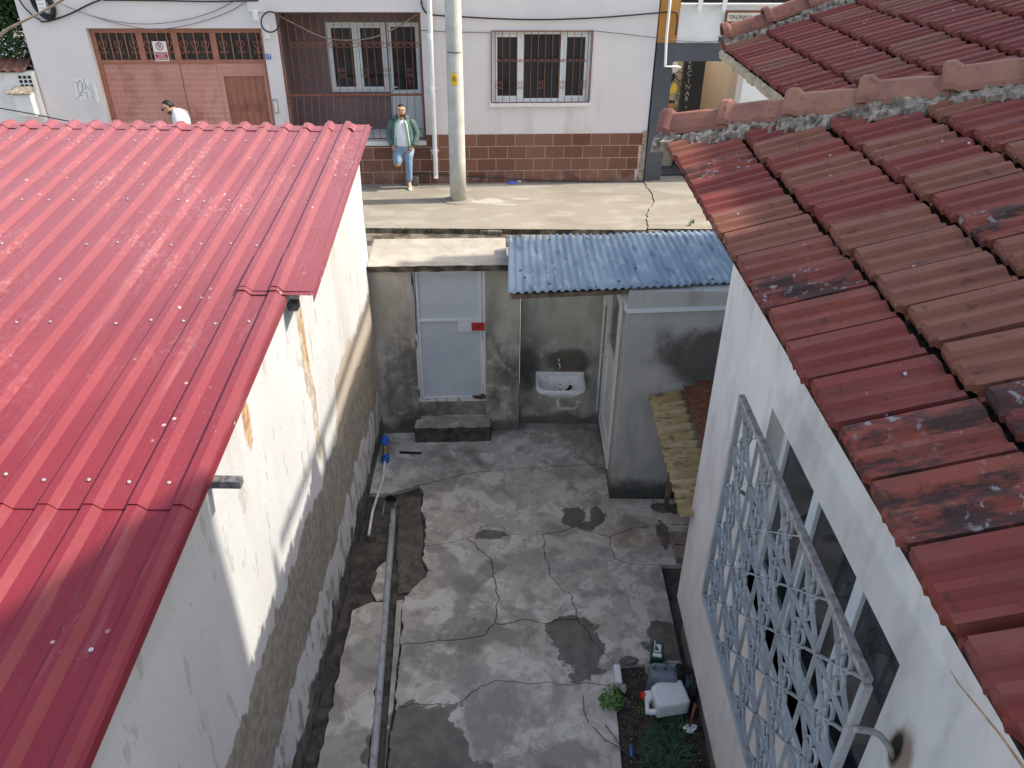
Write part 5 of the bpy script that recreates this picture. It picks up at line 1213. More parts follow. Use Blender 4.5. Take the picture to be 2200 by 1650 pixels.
# ================================================================== GARDEN WALL, SHRUBS AND TREE (far left)
gw = thing('garden_wall', 'old white garden wall with red tile top left of the pinkish house', 'wall', (0, FY, SIDEZ), TH)
m = MB(); m.box(-16, HL - 0.02, -0.12, 0.15, -0.1, 2.36); m.build('wall', 'old_white_wall', gw, local=True, bevel=0.02)
m = MB(); m.grid(lambda u, v: Vector((-16 + u * (16 + HL - 0.1), -0.2 + 0.5 * v, 2.40 + 0.16 * v + 0.022 * math.sin(u * 210))), 240, 3); m.build('tile_capping', 'facade_tile', gw, local=True, smooth=True, solid=0.012, fix=False)
rbk = MB()
for i in range(3):
    for j in range(3): rbk.box(HL - 0.30 + 0.09 * i, HL - 0.24 + 0.09 * i, -0.125, -0.118, 2.08 + 0.08 * j, 2.135 + 0.08 * j)
rbk.build('vent_brick', 'interior_dark', gw, local=True)
m = MB(); m.box(HL - 0.42, HL - 0.08, -0.32, -0.122, 1.55, 1.98); m.build('meter_box', 'old_white_wall', gw, local=True, bevel=0.012)
m = MB(); m.prism([(HL - 0.50, -0.36, 1.983), (HL - 0.04, -0.36, 1.983), (HL - 0.08, -0.122, 2.08), (HL - 0.42, -0.122, 2.08)], (0, 0, 0.025)); m.build('meter_box_lid', 'mortar', gw, local=True)
def leaves(mb, c, rad, n, size, rng, flat=0.6):
    for _ in range(n):
        while True:
            d = Vector((rng.uniform(-1, 1), rng.uniform(-1, 1), rng.uniform(-1, 1)))
            if d.length <= 1: break
        d = d * (0.55 + 0.45 * rng.random()); p = Vector(c) + Vector((d.x * rad[0], d.y * rad[1], d.z * rad[2]))
        s = size * rng.uniform(0.6, 1.3); a = Vector((rng.uniform(-1, 1), rng.uniform(-1, 1), rng.uniform(-0.7, 0.7))).normalized(); b = a.orthogonal().normalized() * s * 0.45
        a = a * s; mb.add([p - a * 0.5, p + b * 0.5, p + a * 0.5, p - b * 0.5], [(0, 1, 2, 3)])
rng = random.Random(4)
tr = thing('tree', 'dark leafy tree behind the white garden wall on the far left', 'tree', (-11.4, 18.6, 0))
m = MB(); m.tube([(-11.4, 18.6, 0), (-11.3, 18.5, 1.8), (-11.5, 18.6, 3.2), (-11.2, 18.4, 4.6)], [0.16, 0.13, 0.1, 0.05], 10); m.tube([(-11.4, 18.55, 2.6), (-10.7, 18.3, 3.8), (-10.1, 18.2, 4.6)], [0.07, 0.05, 0.02], 8); m.tube([(-11.4, 18.55, 2.9), (-12.0, 18.7, 4.2)], [0.06, 0.02], 8); m.build('trunk', 'bark', tr, smooth=True)
m = MB()
for (dx, dy, dz, r) in ((0, 0, 4.6, 1.2), (-0.9, 0.3, 4.2, 1.0), (1.0, -0.2, 4.4, 1.0), (0.3, 0.2, 5.5, 1.0), (1.3, 0.1, 3.6, 0.7), (-0.4, -0.3, 3.5, 0.8), (0.6, -0.4, 4.0, 0.8), (0.9, -0.4, 5.0, 0.8)): leaves(m, (-11.3 + dx, 18.5 + dy, dz), (r, r * 0.8, r * 0.8), 1500, 0.15, rng)
m.build('crown', 'leaf', tr, fix=False)
for i, (x, y, z, lb) in enumerate(((-10.15, 17.05, 3.2, 'flowering shrub with pale blossom against the pinkish house corner'), (-10.95, 17.1, 3.15, 'dark green shrub above the white garden wall at the photo edge'))):
    sh = thing('shrub', lb, 'shrub', (x, y, 0.6), 0, 'shrubs behind the garden wall')
    m = MB(); 
    for k in range(4): m.tube([(x + 0.1 * k - 0.2, y, 0.6), (x + 0.25 * k - 0.4, y, 2.2), (x + 0.3 * k - 0.5, y, z)], [0.03, 0.02, 0.01], 6)
    m.build('stem', 'bark', sh)
    m = MB(); leaves(m, (x, y + 0.1, z), (0.75, 0.45, 0.6), 1500, 0.1, rng); leaves(m, (x - 0.2, y + 0.1, z - 0.5), (0.7, 0.4, 0.4), 700, 0.1, rng); m.build('crown', 'leaf', sh, fix=False)
    m = MB(); leaves(m, (x, y - 0.15, z - 0.05), (0.7, 0.45, 0.5), 70 if i == 0 else 30, 0.09, rng); m.build('blossom', 'blossom', sh, fix=False)
# ================================================================== STREET THINGS
pp = oz(985, 430, SIDEZ); pt = oy(972, 0, pp.y)
pole = thing('utility_pole', 'pale concrete utility pole with yellow warning plate on the sunny pavement', 'pole', (pp.x, pp.y, SIDEZ))
m = MB(); m.lathe((0, 0, 0), [(0.168, 0), (0.163, 1.0), (0.152, 3.8), (0.14, 7.5)], 24)
o = m.build('shaft', 'concrete_pole', pole, local=True, smooth=True)
m = MB(); rngp = random.Random(2); ring0 = []; 
base_o = [Vector((0.34 * math.cos(a) * (1 + 0.14 * mnoise.noise(Vector((math.cos(a) * 2, math.sin(a) * 2, 1)))), 0.27 * math.sin(a) * (1 + 0.14 * mnoise.noise(Vector((math.cos(a) * 2, math.sin(a) * 2, 4)))) - 0.03, 0.0)) for a in [2 * math.pi * k / 40 for k in range(40)]]
m.loft([base_o, [Vector((p.x * 0.97, p.y * 0.97, 0.018)) for p in base_o], [Vector((p.x * 0.5, p.y * 0.6, 0.03)) for p in base_o]]); m.build('footing', 'sidewalk_concrete', pole, local=True)
def on_shaft(z, dz, w, mat, name, r=0.16, ang=-92):
    m = MB(); rows = []
    for k in range(7):
        a = R(ang) + (k / 6 - 0.5) * w / r; rows.append([Vector((r * math.cos(a), r * math.sin(a), z - dz)), Vector((r * math.cos(a), r * math.sin(a), z + dz))])
    m.loft(rows, closed=False, cap=False); return m.build(name, mat, pole, local=True, solid=0.003)
zz = oy(977, 167, pp.y).z - SIDEZ
plate = on_shaft(zz, 0.105, 0.135, 'sign_yellow', 'warning_plate', 0.166)
m = MB(); tri = [(-0.045, -0.172, zz - 0.02), (0.045, -0.172, zz - 0.02), (0.0, -0.172, zz + 0.07)]; m.tube(tri, 0.006, 4, closed=True); m.build('warning_triangle', 'letter_dark', plate, local=True)
m = MB(); m.tube([(0.004, -0.172, zz + 0.045), (-0.012, -0.172, zz + 0.015), (0.01, -0.172, zz + 0.015), (-0.004, -0.172, zz - 0.012)], 0.004, 4); m.build('lightning_bolt', 'letter_dark', plate, local=True)
on_shaft(zz + 0.19, 0.07, 0.13, 'concrete_pole', 'old_poster', 0.165)
zt = oy(977, 110, pp.y).z - SIDEZ
m = MB(); m.tube([(0.16 * math.cos(R(a)), 0.16 * math.sin(R(a)), zt) for a in range(-140, -30, 12)], 0.008, 5); m.build('step_clip', 'dark_metal', pole, local=True)
# cinder block, litter, weeds
p = oz(890, 398, SIDEZ); m = MB(); m.box(p.x - 0.2, p.x + 0.1, p.y - 0.06, p.y + 0.16, SIDEZ, SIDEZ + 0.2); m.box(p.x - 0.1, p.x - 0.02, p.y + 0.02, p.y + 0.08, SIDEZ + 0.2, SIDEZ + 0.25)
tag(m.build('concrete_block', 'cinder_block', bevel=0.015), 'dark rough concrete block on the pavement beside the standing man', 'block')
p = oz(1100, 394, SIDEZ); m = MB(); m.loft([[Vector((p.x - 0.12, p.y - 0.05, SIDEZ + 0.003)), Vector((p.x + 0.1, p.y - 0.04, SIDEZ + 0.003)), Vector((p.x + 0.11, p.y + 0.06, SIDEZ + 0.003)), Vector((p.x - 0.1, p.y + 0.07, SIDEZ + 0.003))], [Vector((p.x - 0.09, p.y - 0.03, SIDEZ + 0.04)), Vector((p.x + 0.06, p.y - 0.01, SIDEZ + 0.03)), Vector((p.x + 0.08, p.y + 0.04, SIDEZ + 0.05)), Vector((p.x - 0.07, p.y + 0.05, SIDEZ + 0.03))]])
tag(m.build('wrapper', 'litter_blue', bevel=0.01), 'crumpled blue wrapper at the foot of the tiled base', 'litter')
p = oz(1115, 391, SIDEZ); m = MB(); m.lathe((p.x, p.y, SIDEZ), [(0.05, 0.0), (0.06, 0.03), (0.045, 0.045)], 10); tag(m.build('paper_scrap', 'litter_white'), 'small white paper scrap next to the blue wrapper', 'litter')
def weed(px, py, z, s, lb, mat='leaf_bright', n=16, grp=None):
    p = oz(px, py, z); w = thing('weed', lb, 'plant', (p.x, p.y, z), 0, grp); rg = random.Random(int(px)); m = MB()
    for k in range(n):
        a = rg.uniform(0, 6.28); t = rg.uniform(0.2, 1.0) * s; d = Vector((math.cos(a) * 0.7, math.sin(a) * 0.7, rg.uniform(0.6, 1.4))) * t; q = Vector((-d.y, d.x, 0)).normalized() * s * 0.16
        b = p + Vector((rg.uniform(-0.3, 0.3) * s, rg.uniform(-0.3, 0.3) * s, 0)); m.add([b, b + d * 0.6 + q, b + d, b + d * 0.6 - q], [(0, 1, 2, 3)])
    m.build('foliage', mat, w, fix=False); return w
weed(868, 500, 0.545, 0.12, 'leftmost green weed at the foot of the kerb', grp='kerb weeds')
weed(878, 500, 0.545, 0.13, 'second green weed from the left at the foot of the kerb', grp='kerb weeds')
weed(974, 500, 0.545, 0.09, 'tiny green weed at the kerb near the middle of the photo', grp='kerb weeds')
weed(1322, 500, 0.545, 0.11, 'green weed at the kerb left of the pavement crack', grp='kerb weeds')
weed(1480, 493, 0.56, 0.16, 'bright green weed at the kerb beside the tiled roof edge', grp='kerb weeds')
# cables (each a thing of its own), two of them modelling cable shadows
def cable(path, r, mat, lb, n=6):
    m = MB(); m.tube(path, r, n); return tag(m.build('cable', mat, smooth=True), lb, 'cable')
def F3(x, y, off=0.0):
    u, z = fu(x, y, off); return Vector((0, FY, SIDEZ)) + Vector((math.cos(TH) * u - math.sin(TH) * off, math.sin(TH) * u + math.cos(TH) * off, z))
def fpath(pts, off):
    P = [F3(x, y, off) for x, y in pts]; out = []
    for i in range(len(P) - 1):
        p0, p1, p2, p3 = P[max(i - 1, 0)], P[i], P[i + 1], P[min(i + 2, len(P) - 1)]
        for k in range(6):
            t = k / 6; out.append(0.5 * ((2 * p1) + (p2 - p0) * t + (2 * p0 - 5 * p1 + 4 * p2 - p3) * t * t + (3 * p1 - p0 - 3 * p2 + p3) * t ** 3))
    return out + [P[-1]]
cable(fpath([(905, 0), (909, 18), (925, 31), (990, 36), (1090, 41), (1180, 42), (1300, 37), (1420, 27), (1445, 26), (1455, 34), (1452, 76)], -0.05), 0.016, 'black_cable', 'thick black cable sagging across the pinkish wall above the front window')
cable(fpath([(904, 65), (960, 68), (1056, 70)], -0.03), 0.009, 'grey_cable', 'thin cable from the downpipe to the front window corner')
cable(fpath([(1274, 66), (1340, 73), (1415, 82), (1450, 86), (1500, 90), (1545, 88)], -0.06), 0.009, 'grey_cable', 'thin cable from the front window corner to the dark portal')
cable(fpath([(880, 372), (935, 374), (1000, 379), (1090, 384), (1160, 388), (1260, 390), (1330, 391), (1400, 389)], -0.08), 0.012, 'black_cable', 'black cable lying along the foot of the brown tiled base')
cable(fpath([(0, 78), (20, 62), (52, 46), (90, 26), (130, 4), (140, -4)], -0.6), 0.016, 'tan_cable', 'lower of the two twisted tan cables crossing the top left corner')
cable(fpath([(0, 72), (18, 60), (52, 43), (75, 32), (112, 12), (138, -6)], -0.62), 0.012, 'tan_cable', 'upper of the two twisted tan cables crossing the top left corner')
cable(fpath([(88, 47), (110, 44), (150, 30), (190, 10), (222, -3)], -0.05), 0.016, 'black_cable', 'black cable rising from the cable coil along the top left wall')
cable(fpath([(40, -3), (52, 15), (70, 33), (88, 44)], -0.05), 0.014, 'black_cable', 'black cable dropping to the coil beside the shrubs')
cable(fpath([(130, 8), (190, 32), (260, 48), (330, 51), (400, 42), (460, 24), (500, 4)], -0.04), 0.008, 'grey_cable', 'upper grey strand standing in for a wire shadow over the garage gate')  # grey tube drawn along the wall as a sagging cable's shadow
cable(fpath([(170, 25), (230, 45), (300, 60), (350, 62), (420, 50), (490, 26), (530, 2)], -0.04), 0.008, 'grey_cable', 'lower grey strand standing in for a wire shadow over the garage gate')  # second tube drawn in for a cable shadow on the wall
cable(fpath([(222, 0), (330, 1), (450, 3), (555, 1)], -0.04), 0.016, 'black_cable', 'black cable along the top edge of the photo above the gate')
cable(fpath([(590, 28), (640, 55), (700, 82), (760, 86), (810, 78), (860, 54), (900, 28)], 0.1), 0.012, 'tan_cable', 'tan rope sagging across the balcony opening')
cable(fpath([(-20, 229), (60, 243), (130, 257), (200, 270), (260, 283)], -1.2), 0.012, 'black_cable', 'black wire running low above the red roof at the far left')
lp_ = []
for k in range(25):
    a = 2 * math.pi * k / 24; lp_.append((581 + 20 * math.cos(a), 47 + 22 * math.sin(a)))
cable(fpath(lp_, -0.12), 0.014, 'black_cable', 'black cable loop hanging beside the balcony corner')
cl = thing('cable_coil', 'coil of black cable with white tag hung high on the wall', 'cable coil', (0, FY, SIDEZ), TH)
ccx, ccz = fu(92, 10, -0.06)
for k in range(7):
    rx, rz2 = 0.20 - 0.012 * k, 0.27 - 0.014 * k
    m = MB(); m.tube([(ccx + 0.01 * math.sin(k * 2) + rx * math.cos(2 * math.pi * q / 20) - 0.05 * math.sin(2 * math.pi * q / 20), -0.05 - 0.018 * (k % 3), ccz + 0.01 * math.cos(k * 3) + rz2 * math.sin(2 * math.pi * q / 20)) for q in range(20)], 0.014, 6, closed=True); m.build('cable_turn', 'black_cable', cl, local=True, smooth=True)
m = MB(); m.box(ccx - 0.09, ccx + 0.07, -0.105, -0.095, ccz - 0.12, ccz + 0.22); m.build('white_tag', 'sign_white', cl, local=True, bevel=0.004)
m = MB()
for k in range(4): m.box(ccx - 0.07, ccx + 0.05, -0.107, -0.1055, ccz - 0.06 + 0.07 * k, ccz - 0.045 + 0.07 * k)
m.build('tag_print', 'letter_grey', cl, local=True)

# ================================================================== PEOPLE
def skin(name, verts, edges, mats, root=0, sub=2):
    me = bpy.data.meshes.new('tmp'); me.from_pydata([v[0] for v in verts], edges, []); ob = bpy.data.objects.new('tmp', me); C.objects.link(ob)
    ob.modifiers.new('s', 'SKIN'); sk = me.skin_vertices[0].data
    for i, v in enumerate(verts):
        r = v[1]; sk[i].radius = r if isinstance(r, tuple) else (r, r); sk[i].use_root = (i == root)
    md = ob.modifiers.new('d', 'SUBSURF'); md.levels = sub; md.render_levels = sub
    out = bpy.data.meshes.new_from_object(ob.evaluated_get(bpy.context.evaluated_depsgraph_get()))
    bpy.data.objects.remove(ob); out.materials.clear()
    for m_ in mats: out.materials.append(M[m_])
    for p in out.polygons: p.use_smooth = True; p.material_index = 0
    out.name = name; return out
def chainskin(name, chains, mats, sub=2):
    """chains: list of [(pt, r), ...]; the first point of later chains may be an index tuple ('@', i)"""
    vs = []; es = []
    for ch in chains:
        prev = None
        for it in ch:
            if it[0] == '@': prev = it[1]; continue
            vs.append(it); 
            if prev is not None: es.append((prev, len(vs) - 1))
            prev = len(vs) - 1
    return skin(name, vs, es, mats, 0, sub)
def addmesh(name, me, parent, loc=(0, 0, 0)):
    o = bpy.data.objects.new(name, me); C.objects.link(o); o.parent = parent; ORG[o] = wl(parent); o.location = loc; return o
def ell(c, rx, ry, n=20, a0=0.0, a1=2 * math.pi, closed=True):
    k = n if closed else n + 1
    return [Vector((c[0] + rx * math.cos(a0 + (a1 - a0) * i / n), c[1] + ry * math.sin(a0 + (a1 - a0) * i / n), c[2])) for i in range(k)]
def head_features(pa, hc, yaw, pitch, glasses=False):
    """hair, beard, eyes, ears and nose as meshes about the head centre hc; face looks along -Y before turning"""
    Rm = Matrix.Translation(hc) @ Matrix.Rotation(yaw, 4, 'Z') @ Matrix.Rotation(pitch, 4, 'X')
    def put(name, mb, mat, smooth=True): mb.v = [Rm @ v for v in mb.v]; return mb.build(name, mat, pa, local=True, smooth=smooth)
    m = MB(); rows = []
    for j in range(9):
        t = j / 8; row = []
        for k in range(24):
            a = 2 * math.pi * k / 24; front = max(0, -math.sin(a)); lim = -0.05 + 0.115 * front ** 0.5 + (0.035 * abs(math.cos(a)))
            z = lim + (0.116 - lim) * math.sin(t * math.pi / 2); rr = math.sqrt(max(0.0, 1 - (max(z, 0) / 0.118) ** 2)); row.append(Vector((0.08 * rr * math.cos(a), 0.1 * rr * math.sin(a) + 0.006, z)))
        rows.append(row)
    m.loft(rows, cap=True); put('hair', m, 'hair')
    m = MB(); rows = []
    for j in range(6):
        z = -0.062 - 0.06 * j / 5; s = 1.0 - 0.28 * (j / 5) ** 1.5; rows.append([Vector((0.073 * s * math.cos(a), 0.09 * s * math.sin(a) - 0.004, z)) for a in [math.pi + math.pi * k / 16 for k in range(17)]])
    m.loft(rows, closed=False, cap=False); m.lathe((0, -0.03, -0.122), [(0.05, 0), (0.02, -0.006)], 12); put('beard', m, 'beard')
    m = MB(); m.loft([[Vector((-0.012, -0.098, 0.01)), Vector((0.012, -0.098, 0.01)), Vector((0, -0.085, 0.012))], [Vector((-0.018, -0.098, -0.035)), Vector((0.018, -0.098, -0.035)), Vector((0, -0.128, -0.03))], [Vector((-0.014, -0.09, -0.042)), Vector((0.014, -0.09, -0.042)), Vector((0, -0.112, -0.042))]]); put('nose', m, 'skin')
    m = MB()
    for s in (-1, 1): m.box(s * 0.034 - 0.014, s * 0.034 + 0.014, -0.098, -0.092, 0.012, 0.02); m.box(s * 0.034 - 0.02, s * 0.034 + 0.02, -0.1, -0.092, 0.03, 0.037)
    put('eyes', m, 'hair', False)
    m = MB()
    for s in (-1, 1): m.lathe((s * 0.084, 0.01, 0.0), [(0.016, -0.006), (0.028, 0.0), (0.016, 0.008)], 10, 'X')
    put('ears', m, 'skin')
    m = MB(); m.box(-0.022, 0.022, -0.1, -0.094, -0.066, -0.058); put('mouth', m, 'cap_red', False)
    if glasses:
        m = MB()
        for s in (-1, 1): m.box(s * 0.036 - 0.027, s * 0.036 + 0.027, -0.112, -0.104, -0.006, 0.03); m.bar((s * 0.063, -0.106, 0.018), (s * 0.088, 0.01, 0.012), 0.006, 0.012)
        m.bar((-0.01, -0.108, 0.02), (0.01, -0.108, 0.02), 0.006, 0.006); put('sunglasses', m, 'glasses', False)
def fingers(ch, base, dirn, side, r=0.009):
    """five finger chains rooted in the palm vertex index base"""
    return ch
# --- man leaning by the wall
mp = oz(872, 404, SIDEZ)
man = thing('person', 'man in open green jacket, white t-shirt and light jeans, one foot against the wall', 'person', (mp.x, mp.y, SIDEZ))
LS = [(0.075, 0.0, 0.92), (0.085, -0.02, 0.50), (0.08, 0.02, 0.09)]
RSg = [(-0.095, -0.01, 0.92), (-0.125, -0.20, 0.535), (-0.09, 0.22, 0.43)]
body = chainskin('body', [
    [((0, 0.03, 0.97), (0.14, 0.10)), ((0, 0.04, 1.12), (0.145, 0.105)), ((0, 0.03, 1.30), (0.155, 0.105)), ((0, 0.02, 1.41), (0.12, 0.08)), ((0.0, 0.0, 1.49), 0.055), ((0.0, -0.02, 1.545), 0.07), ((0.005, -0.03, 1.59), (0.094, 0.112)), ((0.005, -0.028, 1.66), (0.1, 0.12)), ((0.005, -0.02, 1.74), (0.075, 0.09))],
    [('@', 0), ((0.085, 0.0, 0.88), 0.095), ((0.088, -0.02, 0.50), 0.062), ((0.08, 0.02, 0.10), 0.042), ((0.095, -0.12, 0.05), 0.036)],
    [('@', 0), ((-0.095, 0.0, 0.88), 0.095), ((-0.125, -0.20, 0.535), 0.064), ((-0.10, 0.22, 0.58), 0.042), ((-0.11, 0.27, 0.52), 0.034)],
    [('@', 2), ((0.17, 0.02, 1.40), 0.062), ((0.255, 0.07, 1.15), 0.046), ((0.205, -0.05, 0.93), 0.033), ((0.195, -0.075, 0.885), 0.036), ((0.18, -0.085, 0.83), 0.016)],
    [('@', 2), ((-0.17, 0.02, 1.40), 0.062), ((-0.255, 0.07, 1.15), 0.046), ((-0.205, -0.05, 0.93), 0.033), ((-0.195, -0.075, 0.885), 0.036), ((-0.18, -0.085, 0.83), 0.016)]], ['skin'])
addmesh('body', body, man)
for s in (-1, 1):                       # fingers and thumb over the pocket edge
    m = MB()
    for k in range(4):
        x = s * (0.205 - 0.014 * k); m.tube([(x, -0.085, 0.89), (x - s * 0.006, -0.108, 0.865), (x - s * 0.012, -0.112, 0.83 - 0.006 * (k % 3))], [0.010, 0.009, 0.007], 6)
    m.tube([(s * 0.175, -0.08, 0.90), (s * 0.155, -0.108, 0.885), (s * 0.145, -0.118, 0.86)], [0.011, 0.010, 0.008], 6); m.build('fingers', 'skin', man, local=True, smooth=True)
jeans = chainskin('jeans', [
    [((0, 0.02, 1.0), (0.17, 0.125)), ((0, 0.02, 0.92), (0.172, 0.13))],
    [('@', 1), ((0.095, 0.0, 0.80), 0.112), ((0.098, -0.02, 0.52), 0.084), ((0.09, 0.0, 0.34), 0.074), ((0.085, 0.015, 0.13), 0.066)],
    [('@', 1), ((-0.10, -0.04, 0.80), 0.115), ((-0.13, -0.18, 0.56), 0.09), ((-0.12, -0.03, 0.56), 0.078), ((-0.105, 0.16, 0.58), 0.066)]], ['jeans'])
addmesh('jeans', jeans, man)
m = MB(); rows = [ell((0, 0.02 + dy, z), rx, ry, 24) for (z, rx, ry, dy) in ((0.93, 0.185, 0.15, -0.01), (1.0, 0.18, 0.155, -0.02), (1.12, 0.178, 0.158, -0.025), (1.25, 0.175, 0.14, -0.01), (1.36, 0.165, 0.115, 0), (1.43, 0.12, 0.08, 0), (1.475, 0.068, 0.062, 0))]
m.loft(rows, cap=False); m.build('tshirt', 'tshirt', man, local=True, smooth=True)
m = MB(); rows = []
for (z, rx, ry, op) in ((0.90, 0.225, 0.18, 0.85), (1.0, 0.225, 0.185, 0.82), (1.15, 0.22, 0.185, 0.75), (1.28, 0.215, 0.165, 0.7), (1.38, 0.20, 0.135, 0.66), (1.45, 0.14, 0.105, 0.7), (1.50, 0.105, 0.10, 0.85), (1.55, 0.115, 0.11, 1.0)):
    a0 = -math.pi / 2 + op; a1 = -math.pi / 2 + 2 * math.pi - op; rows.append(ell((0, 0.03, z), rx, ry, 28, a0, a1, False))
m.loft(rows, closed=False, cap=False)
jk = m.build('jacket', ['jacket_green', 'jacket_lining'], man, local=True, smooth=True, fix=False)
md = jk.modifiers.new('s', 'SOLIDIFY'); md.thickness = 0.02; md.offset = 0
for s in (-1, 1):
    m = MB(); rows2 = []
    for r_ in rows[:6]:
        e = r_[0] if s > 0 else r_[-1]; e2 = r_[3] if s > 0 else r_[-4]; d = (e - e2).normalized()
        rows2.append([e - d * 0.02 + Vector((0, -0.014, 0)), e + d * 0.035 + Vector((0, -0.022, 0))])
    m.loft(rows2, closed=False, cap=False); m.build('jacket_facing', 'jacket_lining', man, local=True, smooth=True, solid=0.01)
    m = MB(); m.tube([(s * 0.15, 0.03, 1.41), (s * 0.20, 0.035, 1.37), (s * 0.25, 0.06, 1.26), (s * 0.285, 0.075, 1.15), (s * 0.27, 0.03, 1.05), (s * 0.232, -0.04, 0.955), (s * 0.222, -0.055, 0.925)], [0.07, 0.09, 0.082, 0.076, 0.07, 0.062, 0.054], 14); m.build('sleeve', 'jacket_green', man, local=True, smooth=True)
m = MB(); m.tube([(-0.10, -0.03, 1.46), (-0.125, 0.04, 1.49), (-0.08, 0.11, 1.48), (0, 0.14, 1.46), (0.08, 0.11, 1.48), (0.125, 0.04, 1.49), (0.10, -0.03, 1.46)], [0.02, 0.035, 0.045, 0.055, 0.045, 0.035, 0.02], 10); m.build('hood', 'jacket_green', man, local=True, smooth=True)
for (ax, ay, az, tx, ty, tz) in ((0.085, 0.05, 0.0, 0.11, -0.19, 0.0), (-0.11, 0.27, 0.66, -0.11, 0.29, 0.45)):
    a = Vector((ax, ay, az)); b = Vector((tx, ty, tz)); d = (b - a).normalized(); sd = Vector((1, 0, 0)); up = sd.cross(d) * (1 if az == 0 else 1)
    if up.z < 0 and az == 0: up = -up
    if az > 0: up = Vector((0, -1, 0.1)).normalized()
    m = MB(); rows3 = []; Ls = (b - a).length
    for (t, w, h) in ((0, 0.032, 0.07), (0.15, 0.04, 0.085), (0.45, 0.042, 0.07), (0.75, 0.046, 0.045), (0.95, 0.034, 0.03), (1.0, 0.015, 0.02)):
        c_ = a + d * (t * Ls); rows3.append([c_ - sd * w, c_ + sd * w, c_ + sd * w + up * h * 0.5, c_ + sd * w * 0.6 + up * h, c_ - sd * w * 0.6 + up * h, c_ - sd * w + up * h * 0.5])
    m.loft(rows3); m.build('shoe', 'shoe', man, local=True, smooth=True)
head_features(man, Vector((0.005, -0.028, 1.645)), R(14), R(4))
# --- man behind the red roof, head bowed, seen from the side
bp = oy(372, 262, 16.0)
man2 = thing('person', 'man in white t-shirt and sunglasses looking down, half hidden behind the red roof', 'person', (oy(386, 262, 16.4).x, 16.4, SIDEZ), R(-82))
hz = oy(358, 217, 16.4).z - SIDEZ; k_ = hz / 1.63
b2 = chainskin('body', [
    [((0, 0.03, 0.97), (0.14, 0.10)), ((0, 0.04, 1.12), (0.145, 0.105)), ((0, 0.035, 1.30), (0.155, 0.11)), ((0, 0.015, 1.42), (0.12, 0.085)), ((0.0, -0.03, 1.47), 0.058), ((0.0, -0.10, 1.49), 0.06), ((0, -0.16, 1.48), (0.092, 0.105)), ((0, -0.165, 1.55), (0.096, 0.112)), ((0, -0.13, 1.61), (0.072, 0.085))],
    [('@', 0), ((0.09, 0.05, 0.88), 0.095), ((0.09, 0.02, 0.50), 0.062), ((0.09, 0.06, 0.10), 0.042), ((0.09, -0.1, 0.04), 0.036)],
    [('@', 0), ((-0.09, 0.05, 0.88), 0.095), ((-0.09, 0.10, 0.50), 0.062), ((-0.09, 0.18, 0.10), 0.042), ((-0.09, 0.03, 0.04), 0.036)],
    [('@', 2), ((0.18, 0.04, 1.40), 0.06), ((0.22, 0.06, 1.13), 0.045), ((0.15, -0.16, 1.05), 0.032), ((0.12, -0.23, 1.06), 0.034), ((0.1, -0.29, 1.08), 0.016)],
    [('@', 2), ((-0.18, 0.04, 1.40), 0.06), ((-0.22, 0.06, 1.13), 0.045), ((-0.15, -0.16, 1.05), 0.032), ((-0.12, -0.23, 1.06), 0.034), ((-0.1, -0.29, 1.08), 0.016)]], ['skin'])
addmesh('body', b2, man2)
m = MB(); rows = [ell((0, dy, z), rx, ry, 24) for (z, rx, ry, dy) in ((0.92, 0.18, 0.145, 0.03), (1.05, 0.178, 0.145, 0.035), (1.22, 0.182, 0.15, 0.035), (1.34, 0.18, 0.14, 0.03), (1.43, 0.14, 0.11, 0.015), (1.485, 0.085, 0.08, -0.01), (1.51, 0.066, 0.066, -0.03))]
m.loft(rows, cap=False)
for s in (-1, 1): m.tube([(s * 0.14, 0.05, 1.40), (s * 0.19, 0.05, 1.37), (s * 0.225, 0.06, 1.26), (s * 0.235, 0.065, 1.18)], [0.07, 0.088, 0.082, 0.078], 14)
m.build('tshirt', 'tshirt', man2, local=True, smooth=True)
j2 = chainskin('trousers', [[((0, 0.06, 1.0), (0.17, 0.125)), ((0, 0.06, 0.92), (0.172, 0.13))], [('@', 1), ((0.095, 0.04, 0.80), 0.11), ((0.095, 0.02, 0.5), 0.08), ((0.09, 0.06, 0.1), 0.066)], [('@', 1), ((-0.095, 0.06, 0.80), 0.11), ((-0.095, 0.1, 0.5), 0.08), ((-0.09, 0.18, 0.1), 0.066)]], ['jacket_green'])
addmesh('trousers', j2, man2)
for (x, y) in ((0.09, 0.08), (-0.09, 0.2)):
    m = MB(); rows3 = []
    for (t, w, h) in ((0, 0.032, 0.07), (0.3, 0.042, 0.08), (0.7, 0.046, 0.045), (1.0, 0.02, 0.02)): rows3.append([Vector((x - w, y - t * 0.26, 0)), Vector((x + w, y - t * 0.26, 0)), Vector((x + w * 0.6, y - t * 0.26, h)), Vector((x - w * 0.6, y - t * 0.26, h))])
    m.loft(rows3); m.build('shoe', 'shoe_sole', man2, local=True, smooth=True)
for s in (-1, 1):
    m = MB()
    for q in range(4): m.tube([(s * (0.135 - 0.012 * q), -0.24, 1.06), (s * (0.12 - 0.012 * q), -0.285, 1.085), (s * (0.105 - 0.01 * q), -0.30, 1.06)], [0.010, 0.009, 0.007], 6)
    m.tube([(s * 0.1, -0.22, 1.08), (s * 0.08, -0.25, 1.10), (s * 0.07, -0.28, 1.10)], [0.011, 0.01, 0.008], 6); m.build('fingers', 'skin', man2, local=True, smooth=True)
head_features(man2, Vector((0, -0.145, 1.535)), 0.0, R(32), True)
man2.scale = (k_, k_, k_)

